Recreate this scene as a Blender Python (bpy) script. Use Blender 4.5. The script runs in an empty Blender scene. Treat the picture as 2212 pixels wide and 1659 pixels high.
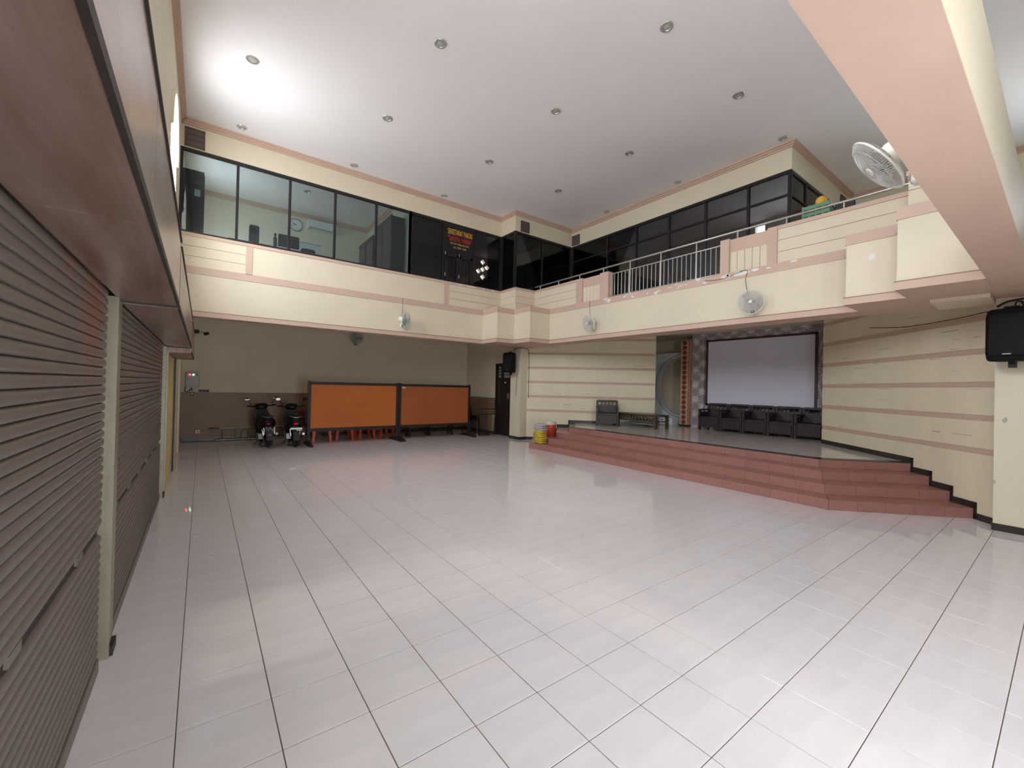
import bpy, bmesh, math, random
from mathutils import Vector, Matrix
random.seed(7)
sc = bpy.context.scene
COL = sc.collection
PI = math.pi

# ---------------------------------------------------------------- camera
F_PX, YAW, PITCH, ROLL, HCAM = 901.4, math.radians(36.615), math.radians(0.435), math.radians(1.338), 1.6964
_f = Vector((math.sin(YAW)*math.cos(PITCH), math.cos(YAW)*math.cos(PITCH), math.sin(PITCH)))
_r = Vector((math.cos(YAW), -math.sin(YAW), 0)); _u = _r.cross(_f)
_r2 = _r*math.cos(ROLL) + _u*math.sin(ROLL); _u2 = _u*math.cos(ROLL) - _r*math.sin(ROLL)
cam = bpy.data.cameras.new('camera'); camo = bpy.data.objects.new('camera', cam); COL.objects.link(camo)
M = Matrix.Identity(4)
for i in range(3):
    M[i][0], M[i][1], M[i][2] = _r2[i], _u2[i], -_f[i]
M[0][3], M[1][3], M[2][3] = 0, 0, HCAM
camo.matrix_world = M
cam.sensor_fit = 'HORIZONTAL'; cam.sensor_width = 36; cam.lens = F_PX/2212*36
cam.clip_start = 0.02; cam.clip_end = 300
sc.camera = camo
def to_px(p):
    d = Vector(p) - Vector((0, 0, HCAM)); z = d.dot(_f)
    if z < .05: return None
    return (1106+F_PX*d.dot(_r2)/z, 829.5-F_PX*d.dot(_u2)/z)

# ---------------------------------------------------------------- world, light, exposure
sc.view_settings.view_transform = 'Standard'; sc.view_settings.look = 'None'
sc.view_settings.gamma = 1.0; sc.view_settings.use_curve_mapping = False
sc.view_settings.exposure = 1.64
w = bpy.data.worlds.new('world'); sc.world = w; w.use_nodes = True
bg = w.node_tree.nodes['Background']; bg.inputs[0].default_value = (0.80, 0.89, 1.0, 1); bg.inputs[1].default_value = 6.5
_nt = w.node_tree; _tc = _nt.nodes.new('ShaderNodeTexCoord'); _sp = _nt.nodes.new('ShaderNodeSeparateXYZ'); _rp = _nt.nodes.new('ShaderNodeValToRGB')   # even overcast sky above the horizon, paler ground haze below
_mr = _nt.nodes.new('ShaderNodeMapRange'); _mr.inputs['From Min'].default_value = -.15; _mr.inputs['From Max'].default_value = .15
_rp.color_ramp.elements[0].color = (.70, .74, .78, 1); _rp.color_ramp.elements[1].color = (.90, .97, 1.06, 1)
_nt.links.new(_tc.outputs['Generated'], _sp.inputs[0]); _nt.links.new(_sp.outputs[2], _mr.inputs['Value']); _nt.links.new(_mr.outputs[0], _rp.inputs[0]); _nt.links.new(_rp.outputs[0], bg.inputs[0])
sc.cycles.use_denoising = True
sc.cycles.use_adaptive_sampling = True; sc.cycles.adaptive_threshold = .03; sc.cycles.adaptive_min_samples = 16
sc.cycles.max_bounces = 8; sc.cycles.diffuse_bounces = 5; sc.cycles.glossy_bounces = 3; sc.cycles.transparent_max_bounces = 12
sc.cycles.sample_clamp_indirect = 6.0
def portal(name, loc, rot, sx, sy):
    l = bpy.data.lights.new(name, 'AREA'); l.shape = 'RECTANGLE'; l.size = sx; l.size_y = sy
    l.cycles.is_portal = True
    o = bpy.data.objects.new(name, l); COL.objects.link(o); o.location = loc; o.rotation_euler = rot
    return o
# daylight openings: arched windows high in the shutter-side wall, unseen doorway behind the camera, office and side room openings added for light
WINS = [(-1.45, .10), (1.75, 3.30), (7.93, 9.48)]  # first two windows are out of view, added to strengthen light from this side
for _a, _b in WINS: portal('daylight_arch', (-.70, (_a+_b)/2, 5.08), (0, -PI/2, 0), 2.36, _b-_a)
portal('daylight_front', (1.6, -2.1, 1.1), (PI/2, 0, 0), 1.4, 2.2)
portal('daylight_gallery', (13.9, -.35, 5.28), (0, PI/2, 0), 1.76, 2.5)
portal('daylight_side_room', (13.9, 4.45, 5.7), (0, PI/2, 0), 1.2, .9)  # hidden opening added to brighten the room behind the gallery glass
portal('daylight_office', (-.70, 12.6, 5.75), (0, -PI/2, 0), .9, 1.4)

# ---------------------------------------------------------------- materials
def lin(c): c = c/255; return c/12.92 if c <= .04045 else ((c+.055)/1.055)**2.4
def rgb(r, g, b): return (lin(r), lin(g), lin(b), 1)
MATS = {}
def mat(name, col, rough=.6, metal=0.0, spec=.5, var=0.0, vscale=3.0, bump=0.0, bscale=60.0, emit=None, estr=0, stretch=(1, 1, 1), col2=None, rand=0.0, coat=0):
    m = bpy.data.materials.new(name); m.use_nodes = True; MATS[name] = m
    nt = m.node_tree; b = nt.nodes['Principled BSDF']
    c = rgb(*col); b.inputs['Base Color'].default_value = c
    b.inputs['Roughness'].default_value = rough; b.inputs['Metallic'].default_value = metal
    b.inputs['Specular IOR Level'].default_value = spec; b.inputs['Coat Weight'].default_value = coat
    b.inputs['Coat Roughness'].default_value = .08
    tc = None
    if var or bump or col2:
        tc = nt.nodes.new('ShaderNodeTexCoord'); mp = nt.nodes.new('ShaderNodeMapping'); mp.inputs['Scale'].default_value = stretch
        nt.links.new(tc.outputs['Object'], mp.inputs['Vector'])
    if var or col2:
        n = nt.nodes.new('ShaderNodeTexNoise'); n.inputs['Scale'].default_value = vscale; n.inputs['Detail'].default_value = 6
        n.inputs['Roughness'].default_value = .6
        nt.links.new(mp.outputs[0], n.inputs['Vector'])
        r = nt.nodes.new('ShaderNodeValToRGB'); r.color_ramp.elements[0].position = .32; r.color_ramp.elements[1].position = .68
        if col2: c2 = rgb(*col2)
        else: c2 = tuple(min(1, x*(1+var)) for x in c[:3])+(1,)
        c1 = c if col2 else tuple(x*(1-var) for x in c[:3])+(1,)
        r.color_ramp.elements[0].color = c1; r.color_ramp.elements[1].color = c2
        nt.links.new(n.outputs['Fac'], r.inputs['Fac'])
        out = r.outputs['Color']
        if rand:
            oi = nt.nodes.new('ShaderNodeObjectInfo'); mr = nt.nodes.new('ShaderNodeMapRange')
            mr.inputs['To Min'].default_value = 1-rand; mr.inputs['To Max'].default_value = 1+rand*.4
            nt.links.new(oi.outputs['Random'], mr.inputs['Value'])
            mx = nt.nodes.new('ShaderNodeVectorMath'); mx.operation = 'SCALE'
            nt.links.new(out, mx.inputs[0]); nt.links.new(mr.outputs[0], mx.inputs['Scale']); out = mx.outputs[0]
        nt.links.new(out, b.inputs['Base Color'])
    if bump:
        n2 = nt.nodes.new('ShaderNodeTexNoise'); n2.inputs['Scale'].default_value = bscale; n2.inputs['Detail'].default_value = 3
        nt.links.new(mp.outputs[0], n2.inputs['Vector'])
        bp = nt.nodes.new('ShaderNodeBump'); bp.inputs['Strength'].default_value = bump; bp.inputs['Distance'].default_value = .01
        nt.links.new(n2.outputs['Fac'], bp.inputs['Height']); nt.links.new(bp.outputs[0], b.inputs['Normal'])
    if emit:
        b.inputs['Emission Color'].default_value = rgb(*emit); b.inputs['Emission Strength'].default_value = estr
    return m
mat('cream', (222, 210, 186), .65, var=.03, vscale=.9, bump=.05, bscale=40)
mat('cream_panel', (228, 217, 190), .6, var=.05, vscale=2.2, stretch=(1, 1, .25), bump=.03, bscale=25)
mat('pink', (204, 175, 157), .6, var=.04, vscale=2, bump=.06, bscale=30)
mat('chip', (232, 228, 224), .8, var=.03)
mat('ceiling', (239, 234, 233), .75, var=.012, vscale=.6)
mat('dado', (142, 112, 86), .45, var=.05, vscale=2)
mat('skirting', (52, 46, 42), .35, var=.1)
mat('grout', (112, 94, 80), .8, var=.1, vscale=8)
mat('tile', (224, 219, 220), .05, col2=(232, 227, 228), vscale=3.2, stretch=(.7, 3.0, 1), rand=.02, bump=.006, bscale=7, spec=.55)
mat('step_tile', (166, 117, 109), .28, var=.06, vscale=5, rand=.07)
mat('stage_tile', (224, 218, 214), .10, var=.10, vscale=2.5, stretch=(1, 3, 1), spec=.6)
mat('stage_edge', (70, 62, 55), .2, var=.1, vscale=4)
mat('shutter', (118, 106, 98), .45, metal=.25, var=.05, vscale=1.3, stretch=(1, .3, 3))
mat('shutter_dark', (42, 34, 28), .6)
mat('shutter_box', (172, 152, 142), .3, metal=.35, col2=(122, 92, 72), vscale=2.2, stretch=(3, .3, 1), bump=.03, bscale=6)
mat('box_edge', (52, 44, 38), .6, var=.15, vscale=15)
mat('galvanised', (158, 150, 130), .4, metal=.5, var=.12, vscale=8, stretch=(1, 1, .3))
mat('pale_yellow', (214, 192, 132), .55, var=.05, vscale=3)
mat('frame_dark', (38, 33, 34), .35, spec=.4)
mat('steel', (196, 194, 190), .28, metal=.85, var=.03)
mat('white_plastic', (228, 224, 214), .35)
mat('grey_plastic', (150, 150, 146), .4)
mat('fan_wire', (206, 206, 202), .35, metal=.2)
mat('fan_blade_green', (120, 150, 132), .3)
mat('fan_blade', (188, 182, 182), .3)
mat('black', (24, 22, 22), .5)
mat('speaker_black', (26, 23, 22), .7, spec=.2, bump=.1, bscale=250)
mat('cable', (40, 34, 28), .6)
mat('orange_board', (188, 104, 44), .75, var=.06, vscale=2, bump=.08, bscale=200)
mat('orange_board_shaded', (168, 92, 44), .75, var=.06, vscale=2, bump=.08, bscale=200)  # darker copy of the board orange, dimmer light put into the colour
mat('wood_dark', (40, 28, 25), .5, var=.2, vscale=6, stretch=(1, 1, 6))
mat('wood_chair', (66, 53, 50), .5, var=.15, vscale=7, stretch=(1, 1, 5))
mat('wood_bench', (46, 34, 34), .5, var=.15, vscale=7)
mat('wood_table', (84, 72, 60), .35, var=.15, vscale=7, stretch=(1, 5, 1))
mat('slat_pale', (150, 140, 124), .5, var=.1, vscale=9)
mat('red_plastic', (208, 78, 48), .4)
mat('red_dark', (104, 28, 24), .45)
mat('scooter_black', (20, 17, 18), .42, spec=.25)
mat('scooter_grey', (96, 92, 90), .3, metal=.4)
mat('tyre', (24, 22, 22), .8)
mat('chrome', (200, 200, 200), .12, metal=1)
mat('tail_red', (150, 20, 20), .25)
mat('tail_lit', (200, 30, 40), .25, emit=(255, 40, 60), estr=.03)
mat('plate_white', (220, 224, 224), .4)
mat('led_red', (220, 40, 70), .3, emit=(255, 30, 70), estr=5)
mat('led_green', (80, 220, 140), .3, emit=(120, 255, 180), estr=5)
mat('panel_grey', (150, 142, 132), .4, metal=.2)
mat('screen', (214, 212, 226), .7, var=.01)
mat('screen_frame', (74, 44, 42), .4)
mat('pillar_beige', (186, 148, 116), .7, var=.06)
mat('dot_red', (116, 52, 40), .6)
mat('prop_white', (224, 228, 230), .7, var=.06, vscale=3)
mat('prop_edge', (196, 202, 206), .7, var=.08)
mat('gold_foil', (226, 204, 84), .25, metal=.35, var=.1, vscale=20)
mat('silver_foil', (208, 200, 204), .25, metal=.35, var=.15, vscale=20)
mat('bucket_red', (188, 66, 52), .35, var=.1, vscale=14)
mat('clear_lid', (206, 200, 188), .2, spec=.6)
mat('crate_green', (104, 146, 112), .45)
mat('sack_yellow', (222, 178, 66), .6)
mat('louver_brown', (96, 80, 74), .5, var=.06)
mat('clock_face', (226, 228, 224), .4)
mat('ac_white', (222, 224, 222), .35)
mat('office_wall', (216, 214, 194), .7, var=.03)
mat('sign_black', (30, 27, 28), .3)
mat('txt_yellow', (240, 176, 52), .4)
mat('txt_cream', (222, 200, 110), .4)
mat('txt_red', (204, 40, 36), .4)
mat('downlight_ring', (190, 190, 184), .3, metal=.6)
mat('downlight_bulb', (176, 176, 168), .25)
mat('mirror', (220, 220, 220), .03, metal=1)
mat('cabinet_dark', (56, 48, 46), .4, var=.1)
mat('monitor_black', (26, 26, 28), .35)
mat('board_white', (200, 204, 206), .35)
mat('concrete_out', (176, 172, 164), .8, var=.06, vscale=1)
def glass_mat(name, tint, refl):
    m = bpy.data.materials.new(name); m.use_nodes = True; MATS[name] = m
    nt = m.node_tree; nt.nodes.remove(nt.nodes['Principled BSDF']); out = nt.nodes['Material Output']
    t = nt.nodes.new('ShaderNodeBsdfTransparent'); t.inputs[0].default_value = tint+(1,)
    g = nt.nodes.new('ShaderNodeBsdfGlossy'); g.inputs['Roughness'].default_value = .02; g.inputs[0].default_value = (.9, .95, 1, 1)
    lw = nt.nodes.new('ShaderNodeFresnel'); lw.inputs['IOR'].default_value = refl
    mx = nt.nodes.new('ShaderNodeMixShader')
    nt.links.new(lw.outputs[0], mx.inputs[0]); nt.links.new(t.outputs[0], mx.inputs[1]); nt.links.new(g.outputs[0], mx.inputs[2])
    nt.links.new(mx.outputs[0], out.inputs[0]); return m
glass_mat('glass_lightened', (.70, .78, .80), 1.5)  # lighter copy of the hall glass, tint raised to brighten the office behind
glass_mat('dark_glass', (.40, .40, .43), 1.5)
glass_mat('clear_glass', (.92, .93, .93), 1.45)
def batik():
    m = mat('batik', (170, 160, 158), .8); nt = m.node_tree; b = nt.nodes['Principled BSDF']
    tc = nt.nodes.new('ShaderNodeTexCoord')
    sp = nt.nodes.new('ShaderNodeSeparateXYZ'); nt.links.new(tc.outputs['Object'], sp.inputs[0])
    def sn(axis, k, ph=0):
        a = nt.nodes.new('ShaderNodeMath'); a.operation = 'MULTIPLY'; a.inputs[1].default_value = k; nt.links.new(sp.outputs[axis], a.inputs[0])
        s = nt.nodes.new('ShaderNodeMath'); s.operation = 'SINE'; nt.links.new(a.outputs[0], s.inputs[0]); return s.outputs[0]
    mu = nt.nodes.new('ShaderNodeMath'); mu.operation = 'MULTIPLY'; nt.links.new(sn(1, 14), mu.inputs[0]); nt.links.new(sn(2, 14), mu.inputs[1])
    v = nt.nodes.new('ShaderNodeTexVoronoi'); v.inputs['Scale'].default_value = 22; nt.links.new(tc.outputs['Object'], v.inputs['Vector'])
    ad = nt.nodes.new('ShaderNodeMath'); ad.operation = 'MULTIPLY_ADD'; ad.inputs[1].default_value = .5
    nt.links.new(mu.outputs[0], ad.inputs[0]); nt.links.new(v.outputs['Distance'], ad.inputs[2])
    r = nt.nodes.new('ShaderNodeValToRGB'); r.color_ramp.elements[0].position = .15; r.color_ramp.elements[1].position = .6
    r.color_ramp.elements[0].color = rgb(202, 194, 196); r.color_ramp.elements[1].color = rgb(150, 137, 138)
    nt.links.new(ad.outputs[0], r.inputs[0]); nt.links.new(r.outputs[0], b.inputs['Base Color'])
batik()
def rust():
    nt = MATS['shutter'].node_tree; b = nt.nodes['Principled BSDF']; src = b.inputs['Base Color'].links[0].from_socket
    g = nt.nodes.new('ShaderNodeNewGeometry'); sp = nt.nodes.new('ShaderNodeSeparateXYZ'); nt.links.new(g.outputs['Position'], sp.inputs[0])
    mr = nt.nodes.new('ShaderNodeMapRange'); mr.inputs['From Min'].default_value = 1.55; mr.inputs['From Max'].default_value = 2.05; nt.links.new(sp.outputs[2], mr.inputs['Value'])
    n = nt.nodes.new('ShaderNodeTexNoise'); n.inputs['Scale'].default_value = 1.1; n.inputs['Detail'].default_value = 5; nt.links.new(g.outputs['Position'], n.inputs['Vector'])
    r = nt.nodes.new('ShaderNodeMapRange'); r.inputs['From Min'].default_value = .50; r.inputs['From Max'].default_value = .68; nt.links.new(n.outputs['Fac'], r.inputs['Value'])
    mu = nt.nodes.new('ShaderNodeMath'); mu.operation = 'MULTIPLY'; nt.links.new(mr.outputs[0], mu.inputs[0]); nt.links.new(r.outputs[0], mu.inputs[1])
    m2 = nt.nodes.new('ShaderNodeMath'); m2.operation = 'MULTIPLY'; m2.inputs[1].default_value = .75; nt.links.new(mu.outputs[0], m2.inputs[0])
    mx = nt.nodes.new('ShaderNodeMix'); mx.data_type = 'RGBA'; nt.links.new(m2.outputs[0], mx.inputs[0]); nt.links.new(src, mx.inputs[6]); mx.inputs[7].default_value = rgb(150, 88, 56)
    nt.links.new(mx.outputs[2], b.inputs['Base Color'])
rust()

# ---------------------------------------------------------------- mesh helpers
class MB:
    def __init__(s): s.v = []; s.f = []
    def add(s, vs, fs, mx=None):
        n = len(s.v)
        if mx is not None: vs = [tuple(mx @ Vector(p)) for p in vs]
        s.v += [tuple(p) for p in vs]; s.f += [tuple(i+n for i in f) for f in fs]; return s
    def box(s, x0, x1, y0, y1, z0, z1, mx=None):
        if x0 > x1: x0, x1 = x1, x0
        if y0 > y1: y0, y1 = y1, y0
        if z0 > z1: z0, z1 = z1, z0
        vs = [(x0, y0, z0), (x1, y0, z0), (x1, y1, z0), (x0, y1, z0), (x0, y0, z1), (x1, y0, z1), (x1, y1, z1), (x0, y1, z1)]
        return s.add(vs, [(3, 2, 1, 0), (4, 5, 6, 7), (0, 1, 5, 4), (1, 2, 6, 5), (2, 3, 7, 6), (3, 0, 4, 7)], mx)
    def bev(s, x0, x1, y0, y1, z0, z1, b, mx=None):
        """box with all edges chamfered by b"""
        xs, ys, zs = (x0, x1), (y0, y1), (z0, z1); vs = []; idx = {}
        for i in (0, 1):
            for j in (0, 1):
                for k in (0, 1):
                    x, y, z = xs[i], ys[j], zs[k]; sx, sy, sz = (b, -b)[i], (b, -b)[j], (b, -b)[k]
                    idx[i, j, k] = len(vs); vs += [(x, y+sy, z+sz), (x+sx, y, z+sz), (x+sx, y+sy, z)]
        I = lambda i, j, k, a: idx[i, j, k]+a
        fs = []
        for i in (0, 1): fs.append([I(i, 0, 0, 0), I(i, 0, 1, 0), I(i, 1, 1, 0), I(i, 1, 0, 0)][::(1 if i == 0 else -1)])
        for j in (0, 1): fs.append([I(0, j, 0, 1), I(1, j, 0, 1), I(1, j, 1, 1), I(0, j, 1, 1)][::(1 if j == 0 else -1)])
        for k in (0, 1): fs.append([I(0, 0, k, 2), I(0, 1, k, 2), I(1, 1, k, 2), I(1, 0, k, 2)][::(1 if k == 0 else -1)])
        for j in (0, 1):
            for k in (0, 1): fs.append([I(0, j, k, 1), I(1, j, k, 1), I(1, j, k, 2), I(0, j, k, 2)])
        for i in (0, 1):
            for k in (0, 1): fs.append([I(i, 0, k, 0), I(i, 1, k, 0), I(i, 1, k, 2), I(i, 0, k, 2)])
        for i in (0, 1):
            for j in (0, 1): fs.append([I(i, j, 0, 0), I(i, j, 1, 0), I(i, j, 1, 1), I(i, j, 0, 1)])
        for i in (0, 1):
            for j in (0, 1):
                for k in (0, 1): fs.append([I(i, j, k, 0), I(i, j, k, 1), I(i, j, k, 2)])
        return s.add(vs, fs, mx)
    def prism(s, pts, z0, z1, mx=None):
        n = len(pts); vs = [(p[0], p[1], z0) for p in pts]+[(p[0], p[1], z1) for p in pts]
        fs = [tuple(range(n))[::-1], tuple(range(n, 2*n))]+[(i, (i+1) % n, n+(i+1) % n, n+i) for i in range(n)]
        return s.add(vs, fs, mx)
    def tube(s, path, r, n=8, closed=False, mx=None, caps=True):
        P = [Vector(p) for p in path]; m = len(P); vs = []; fs = []
        rr = r if isinstance(r, (list, tuple)) else [r]*m
        up = None
        for i in range(m):
            if closed: t = P[(i+1) % m]-P[(i-1) % m]
            else: t = P[min(i+1, m-1)]-P[max(i-1, 0)]
            t.normalize()
            if up is None:
                up = Vector((0, 0, 1)) if abs(t.z) < .9 else Vector((1, 0, 0))
            a = up - t*up.dot(t)
            if a.length < 1e-4: a = t.orthogonal()
            a.normalize(); up = a; b = t.cross(a)
            for k in range(n):
                an = 2*PI*k/n; vs.append(tuple(P[i]+(a*math.cos(an)+b*math.sin(an))*rr[i]))
        for i in range(m if closed else m-1):
            j = (i+1) % m
            for k in range(n): fs.append((i*n+k, i*n+(k+1) % n, j*n+(k+1) % n, j*n+k))
        if not closed and caps: fs += [tuple(range(n))[::-1], tuple(range((m-1)*n, m*n))]
        return s.add(vs, fs, mx)
    def lathe(s, prof, n=24, mx=None):
        """profile of (r, z), turned about z"""
        vs = []; fs = []; m = len(prof)
        for r, z in prof:
            for k in range(n): vs.append((r*math.cos(2*PI*k/n), r*math.sin(2*PI*k/n), z))
        for i in range(m-1):
            for k in range(n): fs.append((i*n+k, i*n+(k+1) % n, (i+1)*n+(k+1) % n, (i+1)*n+k))
        if prof[0][0] > 1e-5: fs.append(tuple(range(n))[::-1])
        if prof[-1][0] > 1e-5: fs.append(tuple(range((m-1)*n, m*n)))
        return s.add(vs, fs, mx)
    def loft(s, rings, mx=None, caps=True):
        n = len(rings[0]); vs = [p for r in rings for p in r]; fs = []
        for i in range(len(rings)-1):
            for k in range(n): fs.append((i*n+k, i*n+(k+1) % n, (i+1)*n+(k+1) % n, (i+1)*n+k))
        if caps: fs += [tuple(range(n))[::-1], tuple(range((len(rings)-1)*n, len(rings)*n))]
        return s.add(vs, fs, mx)
    def mesh(s, name, m, smooth=False):
        me = bpy.data.meshes.new(name); me.from_pydata(s.v, [], s.f)
        bm = bmesh.new(); bm.from_mesh(me); bmesh.ops.recalc_face_normals(bm, faces=bm.faces); bm.to_mesh(me); bm.free()
        me.materials.append(MATS[m])
        if smooth:
            for p in me.polygons: p.use_smooth = True
            try: me.set_sharp_from_angle(angle=math.radians(smooth if smooth > 1 else 40))
            except Exception: pass
        me.update(); return me
    def build(s, name, m, parent=None, smooth=False):
        o = bpy.data.objects.new(name, s.mesh(name, m, smooth)); COL.objects.link(o)
        if parent is not None: o.parent = parent
        return o
def tag(o, label=None, cat=None, group=None, kind=None):
    if label: o['label'] = label
    if cat: o['category'] = cat
    if group: o['group'] = group
    if kind: o['kind'] = kind
    return o
def empty(name, loc=(0, 0, 0), rz=0, label=None, cat=None, group=None):
    o = bpy.data.objects.new(name, None); COL.objects.link(o); o.location = loc; o.rotation_euler = (0, 0, rz)
    o.empty_display_size = .1
    return tag(o, label, cat, group)
def struct(name, mb, m, label=None, parent=None):
    o = mb.build(name, m, parent)
    if parent is None: tag(o, label, None, None, 'structure')
    return o
def inst(name, me, parent=None, loc=(0, 0, 0), rot=(0, 0, 0)):
    o = bpy.data.objects.new(name, me); COL.objects.link(o); o.location = loc; o.rotation_euler = rot
    if parent is not None: o.parent = parent
    return o
def copy_tree(o, parent=None):
    c = o.copy(); COL.objects.link(c); c.parent = parent
    for ch in list(o.children): copy_tree(ch, c)
    return c
def B(*a): return MB().box(*a)
def rot(ax, deg): return Matrix.Rotation(math.radians(deg), 4, ax)
def tr(x, y, z): return Matrix.Translation((x, y, z))
# ================================================================ STRUCTURE
ZC, XR, YB = 6.95, 13.6, 14.4
YS = [.57, 1.30, 1.97, 9.15, 9.89, 10.66]; XS = [6.77, 7.38, 8.12]
# ---- floor with its tiles
floor = struct('floor', MB().box(-.45, 9.2, -2.2, YB+.2, -.06, -.004), 'grout')
struct('ground', MB().box(-.8, XR+.2, -2.2, YB+.2, -.5, -.06), 'concrete_out')  # unseen slab added to stop background light leaking up from below
TX, TY = .4, .3904
tile_me = MB().bev(-TX/2+.0022, TX/2-.0022, -TY/2+.0022, TY/2-.0022, -.006, 0, .0012).mesh('tile', 'tile')
tiles = []
for i in range(-1, 24):
    for j in range(-20, 31):
        x, y = -.4616+TX*(i+.5), 2.551+TY*(j+.5)
        if x < -.46 or x > 9.1 or y > YB or y < -2.1: continue
        if x > 7.75 and 2.6 < y < 8.8: continue
        q = [to_px((x+a*TX/2, y+b*TY/2, 0)) for a, b in ((-1, -1), (1, -1), (1, 1), (-1, 1))]
        ar = 0
        if all(q):
            cx = sum(p[0] for p in q)/4; cy = sum(p[1] for p in q)/4
            if -60 < cx < 2270 and cy < 1720:
                ar = abs(sum(q[k][0]*q[(k+1) % 4][1]-q[(k+1) % 4][0]*q[k][1] for k in range(4)))/2
        tiles.append((ar, x, y))
tiles.sort(reverse=True)
rest = MB()
for n, (ar, x, y) in enumerate(tiles):
    rx, ry = random.gauss(0, .0012), random.gauss(0, .0012)
    if n < 300 and ar > 0:
        inst('tile', tile_me, floor, (x, y, 0), (rx, ry, 0))
    else:
        rest.bev(-TX/2+.0022, TX/2-.0022, -TY/2+.0022, TY/2-.0022, -.006, 0, .0012, tr(x, y, 0) @ Matrix.Rotation(rx, 4, 'X') @ Matrix.Rotation(ry, 4, 'Y'))
tag(rest.build('tile_field', 'tile', floor), kind='stuff')
# ---- ceiling
struct('ceiling', B(-.65, XR+.2, -2.2, YB+.2, ZC, ZC+.15), 'ceiling')
# ---- shutter-side wall with arched windows
def arch_pts(y0, y1, zs, n=16):
    r = (y1-y0)/2; c = (y0+y1)/2
    return [(c-r*math.cos(PI*k/n), zs+r*math.sin(PI*k/n)) for k in range(n+1)]
def yz(pts): return [(p[0], p[1]) for p in pts]
MYZ = Matrix(((0, 0, 1, 0), (1, 0, 0, 0), (0, 1, 0, 0), (0, 0, 0, 1)))   # (a,b,c)->(c,a,b): prism drawn in (y,z), extruded in x
wl = MB()
wins = WINS
Z0, ZSP = 3.90, 5.45  # hidden sill raised to tone down window light on the ceiling
for a, b in ((-2.2, -1.45), (.10, 1.75), (3.30, 7.93), (9.48, 11.6), (13.6, YB+.2)): wl.box(-.65, -.45, a, b, 2.3, ZC)
for a, b in wins:
    wl.box(-.65, -.45, a, b, 2.3, Z0)
    wl.prism(arch_pts(a, b, ZSP)+[(b, ZC), (a, ZC)], -.65, -.45, MYZ)
wl.box(-.65, -.45, 11.6, 11.9, 2.3, ZC); wl.box(-.65, -.45, 13.3, 13.6, 2.3, ZC); wl.box(-.65, -.45, 11.9, 13.3, 2.3, 5.3); wl.box(-.65, -.45, 11.9, 13.3, 6.2, ZC)  # office window out of view, added to light the room
wl.box(-.80, -.62, -2.2, 7.95, 0, 2.3); wl.box(-.65, -.45, 7.95, YB+.2, 0, 2.3)
wall_left = struct('wall_left', wl, 'cream')
for n, (a, b) in enumerate(wins):
    w1 = MB(); pts = [(a, Z0)]+arch_pts(a, b, ZSP)+[(b, Z0)]
    w1.tube([(-.56, p[0], p[1]) for p in pts], .03, 6, closed=True)
    w1.box(-.58, -.54, a, b, Z0-.02, Z0+.03); w1.box(-.58, -.54, a, b, ZSP-.02, ZSP+.02)
    wo = struct('window_%d' % (n+11), w1, 'white_plastic')
    for k in range(1, 4): B(-.575, -.545, a+(b-a)*k/4-.012, a+(b-a)*k/4+.012, Z0, ZSP+.6*math.sin(PI*k/4)).build('glazing_bar', 'white_plastic', wo)
    for k in range(1, 9): MB().tube([(-.50, a, Z0+.23*k), (-.50, b, Z0+.23*k)], .008, 6).build('window_grille', 'fan_wire', wo)
    # arched reveal lip
    MB().prism([(p[0], p[1]) for p in arch_pts(a-.07, b+.07, ZSP)]+[(p[0], p[1]) for p in arch_pts(a, b, ZSP)][::-1], -.45, -.42, MYZ).build('arch_trim', 'cream', wo)
# outside ground and low roof seen through the windows
# ---- front wall behind the camera: unseen, with a doorway sized to light the near floor
wf = MB()
for a, b in ((-.65, .9), (2.3, XR+.2)): wf.box(a, b, -2.2, -2, 0, ZC)
wf.box(-.65, XR+.2, -2.2, -2, 2.2, ZC)
struct('wall_front', wf, 'cream')
# ---- far right wall of the gallery, with a louvered opening and a hidden one added to light the side room
wr = MB(); wr.box(XR, XR+.2, -2.2, YB+.2, 0, 4.4)
for p, q, s, t in ((-2.2, -1.6, 4.4, 6.58), (-1.6, .9, 6.16, 6.58), (.9, 4.0, 4.4, 6.58), (4.0, 4.9, 4.4, 5.1), (4.0, 4.9, 6.3, 6.58), (4.9, YB+.2, 4.4, 6.58)): wr.box(XR, XR+.2, p, q, s, t)
wr.box(XR, XR+.2, -2.2, 5.62, 6.58, ZC).box(XR, XR+.2, 5.90, YB+.2, 6.58, ZC).box(XR, XR+.2, 5.62, 5.90, 6.86, ZC)
struct('wall_right', wr, 'cream')
wg = MB().box(XR+.05, XR+.09, -1.6, .9, 4.4, 4.46).box(XR+.05, XR+.09, -1.6, .9, 6.10, 6.16).box(XR+.05, XR+.09, -.37, -.33, 4.4, 6.16)
wgo = struct('window_9', wg, 'frame_dark', 'glazed window in the far gallery wall')
B(XR+.06, XR+.07, -1.6, .9, 4.46, 6.10).build('pane', 'clear_glass', wgo)
# ---- back wall: ground floor and office
wb = MB()
wb.box(-.65, XR+.2, YB, YB+.2, 0, 5.5)
wb.box(-.65, 8.3, YB, YB+.2, 5.5, ZC); wb.box(9.8, 11.9, YB, YB+.2, 5.5, ZC); wb.box(12.8, XR+.2, YB, YB+.2, 5.5, ZC)
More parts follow.
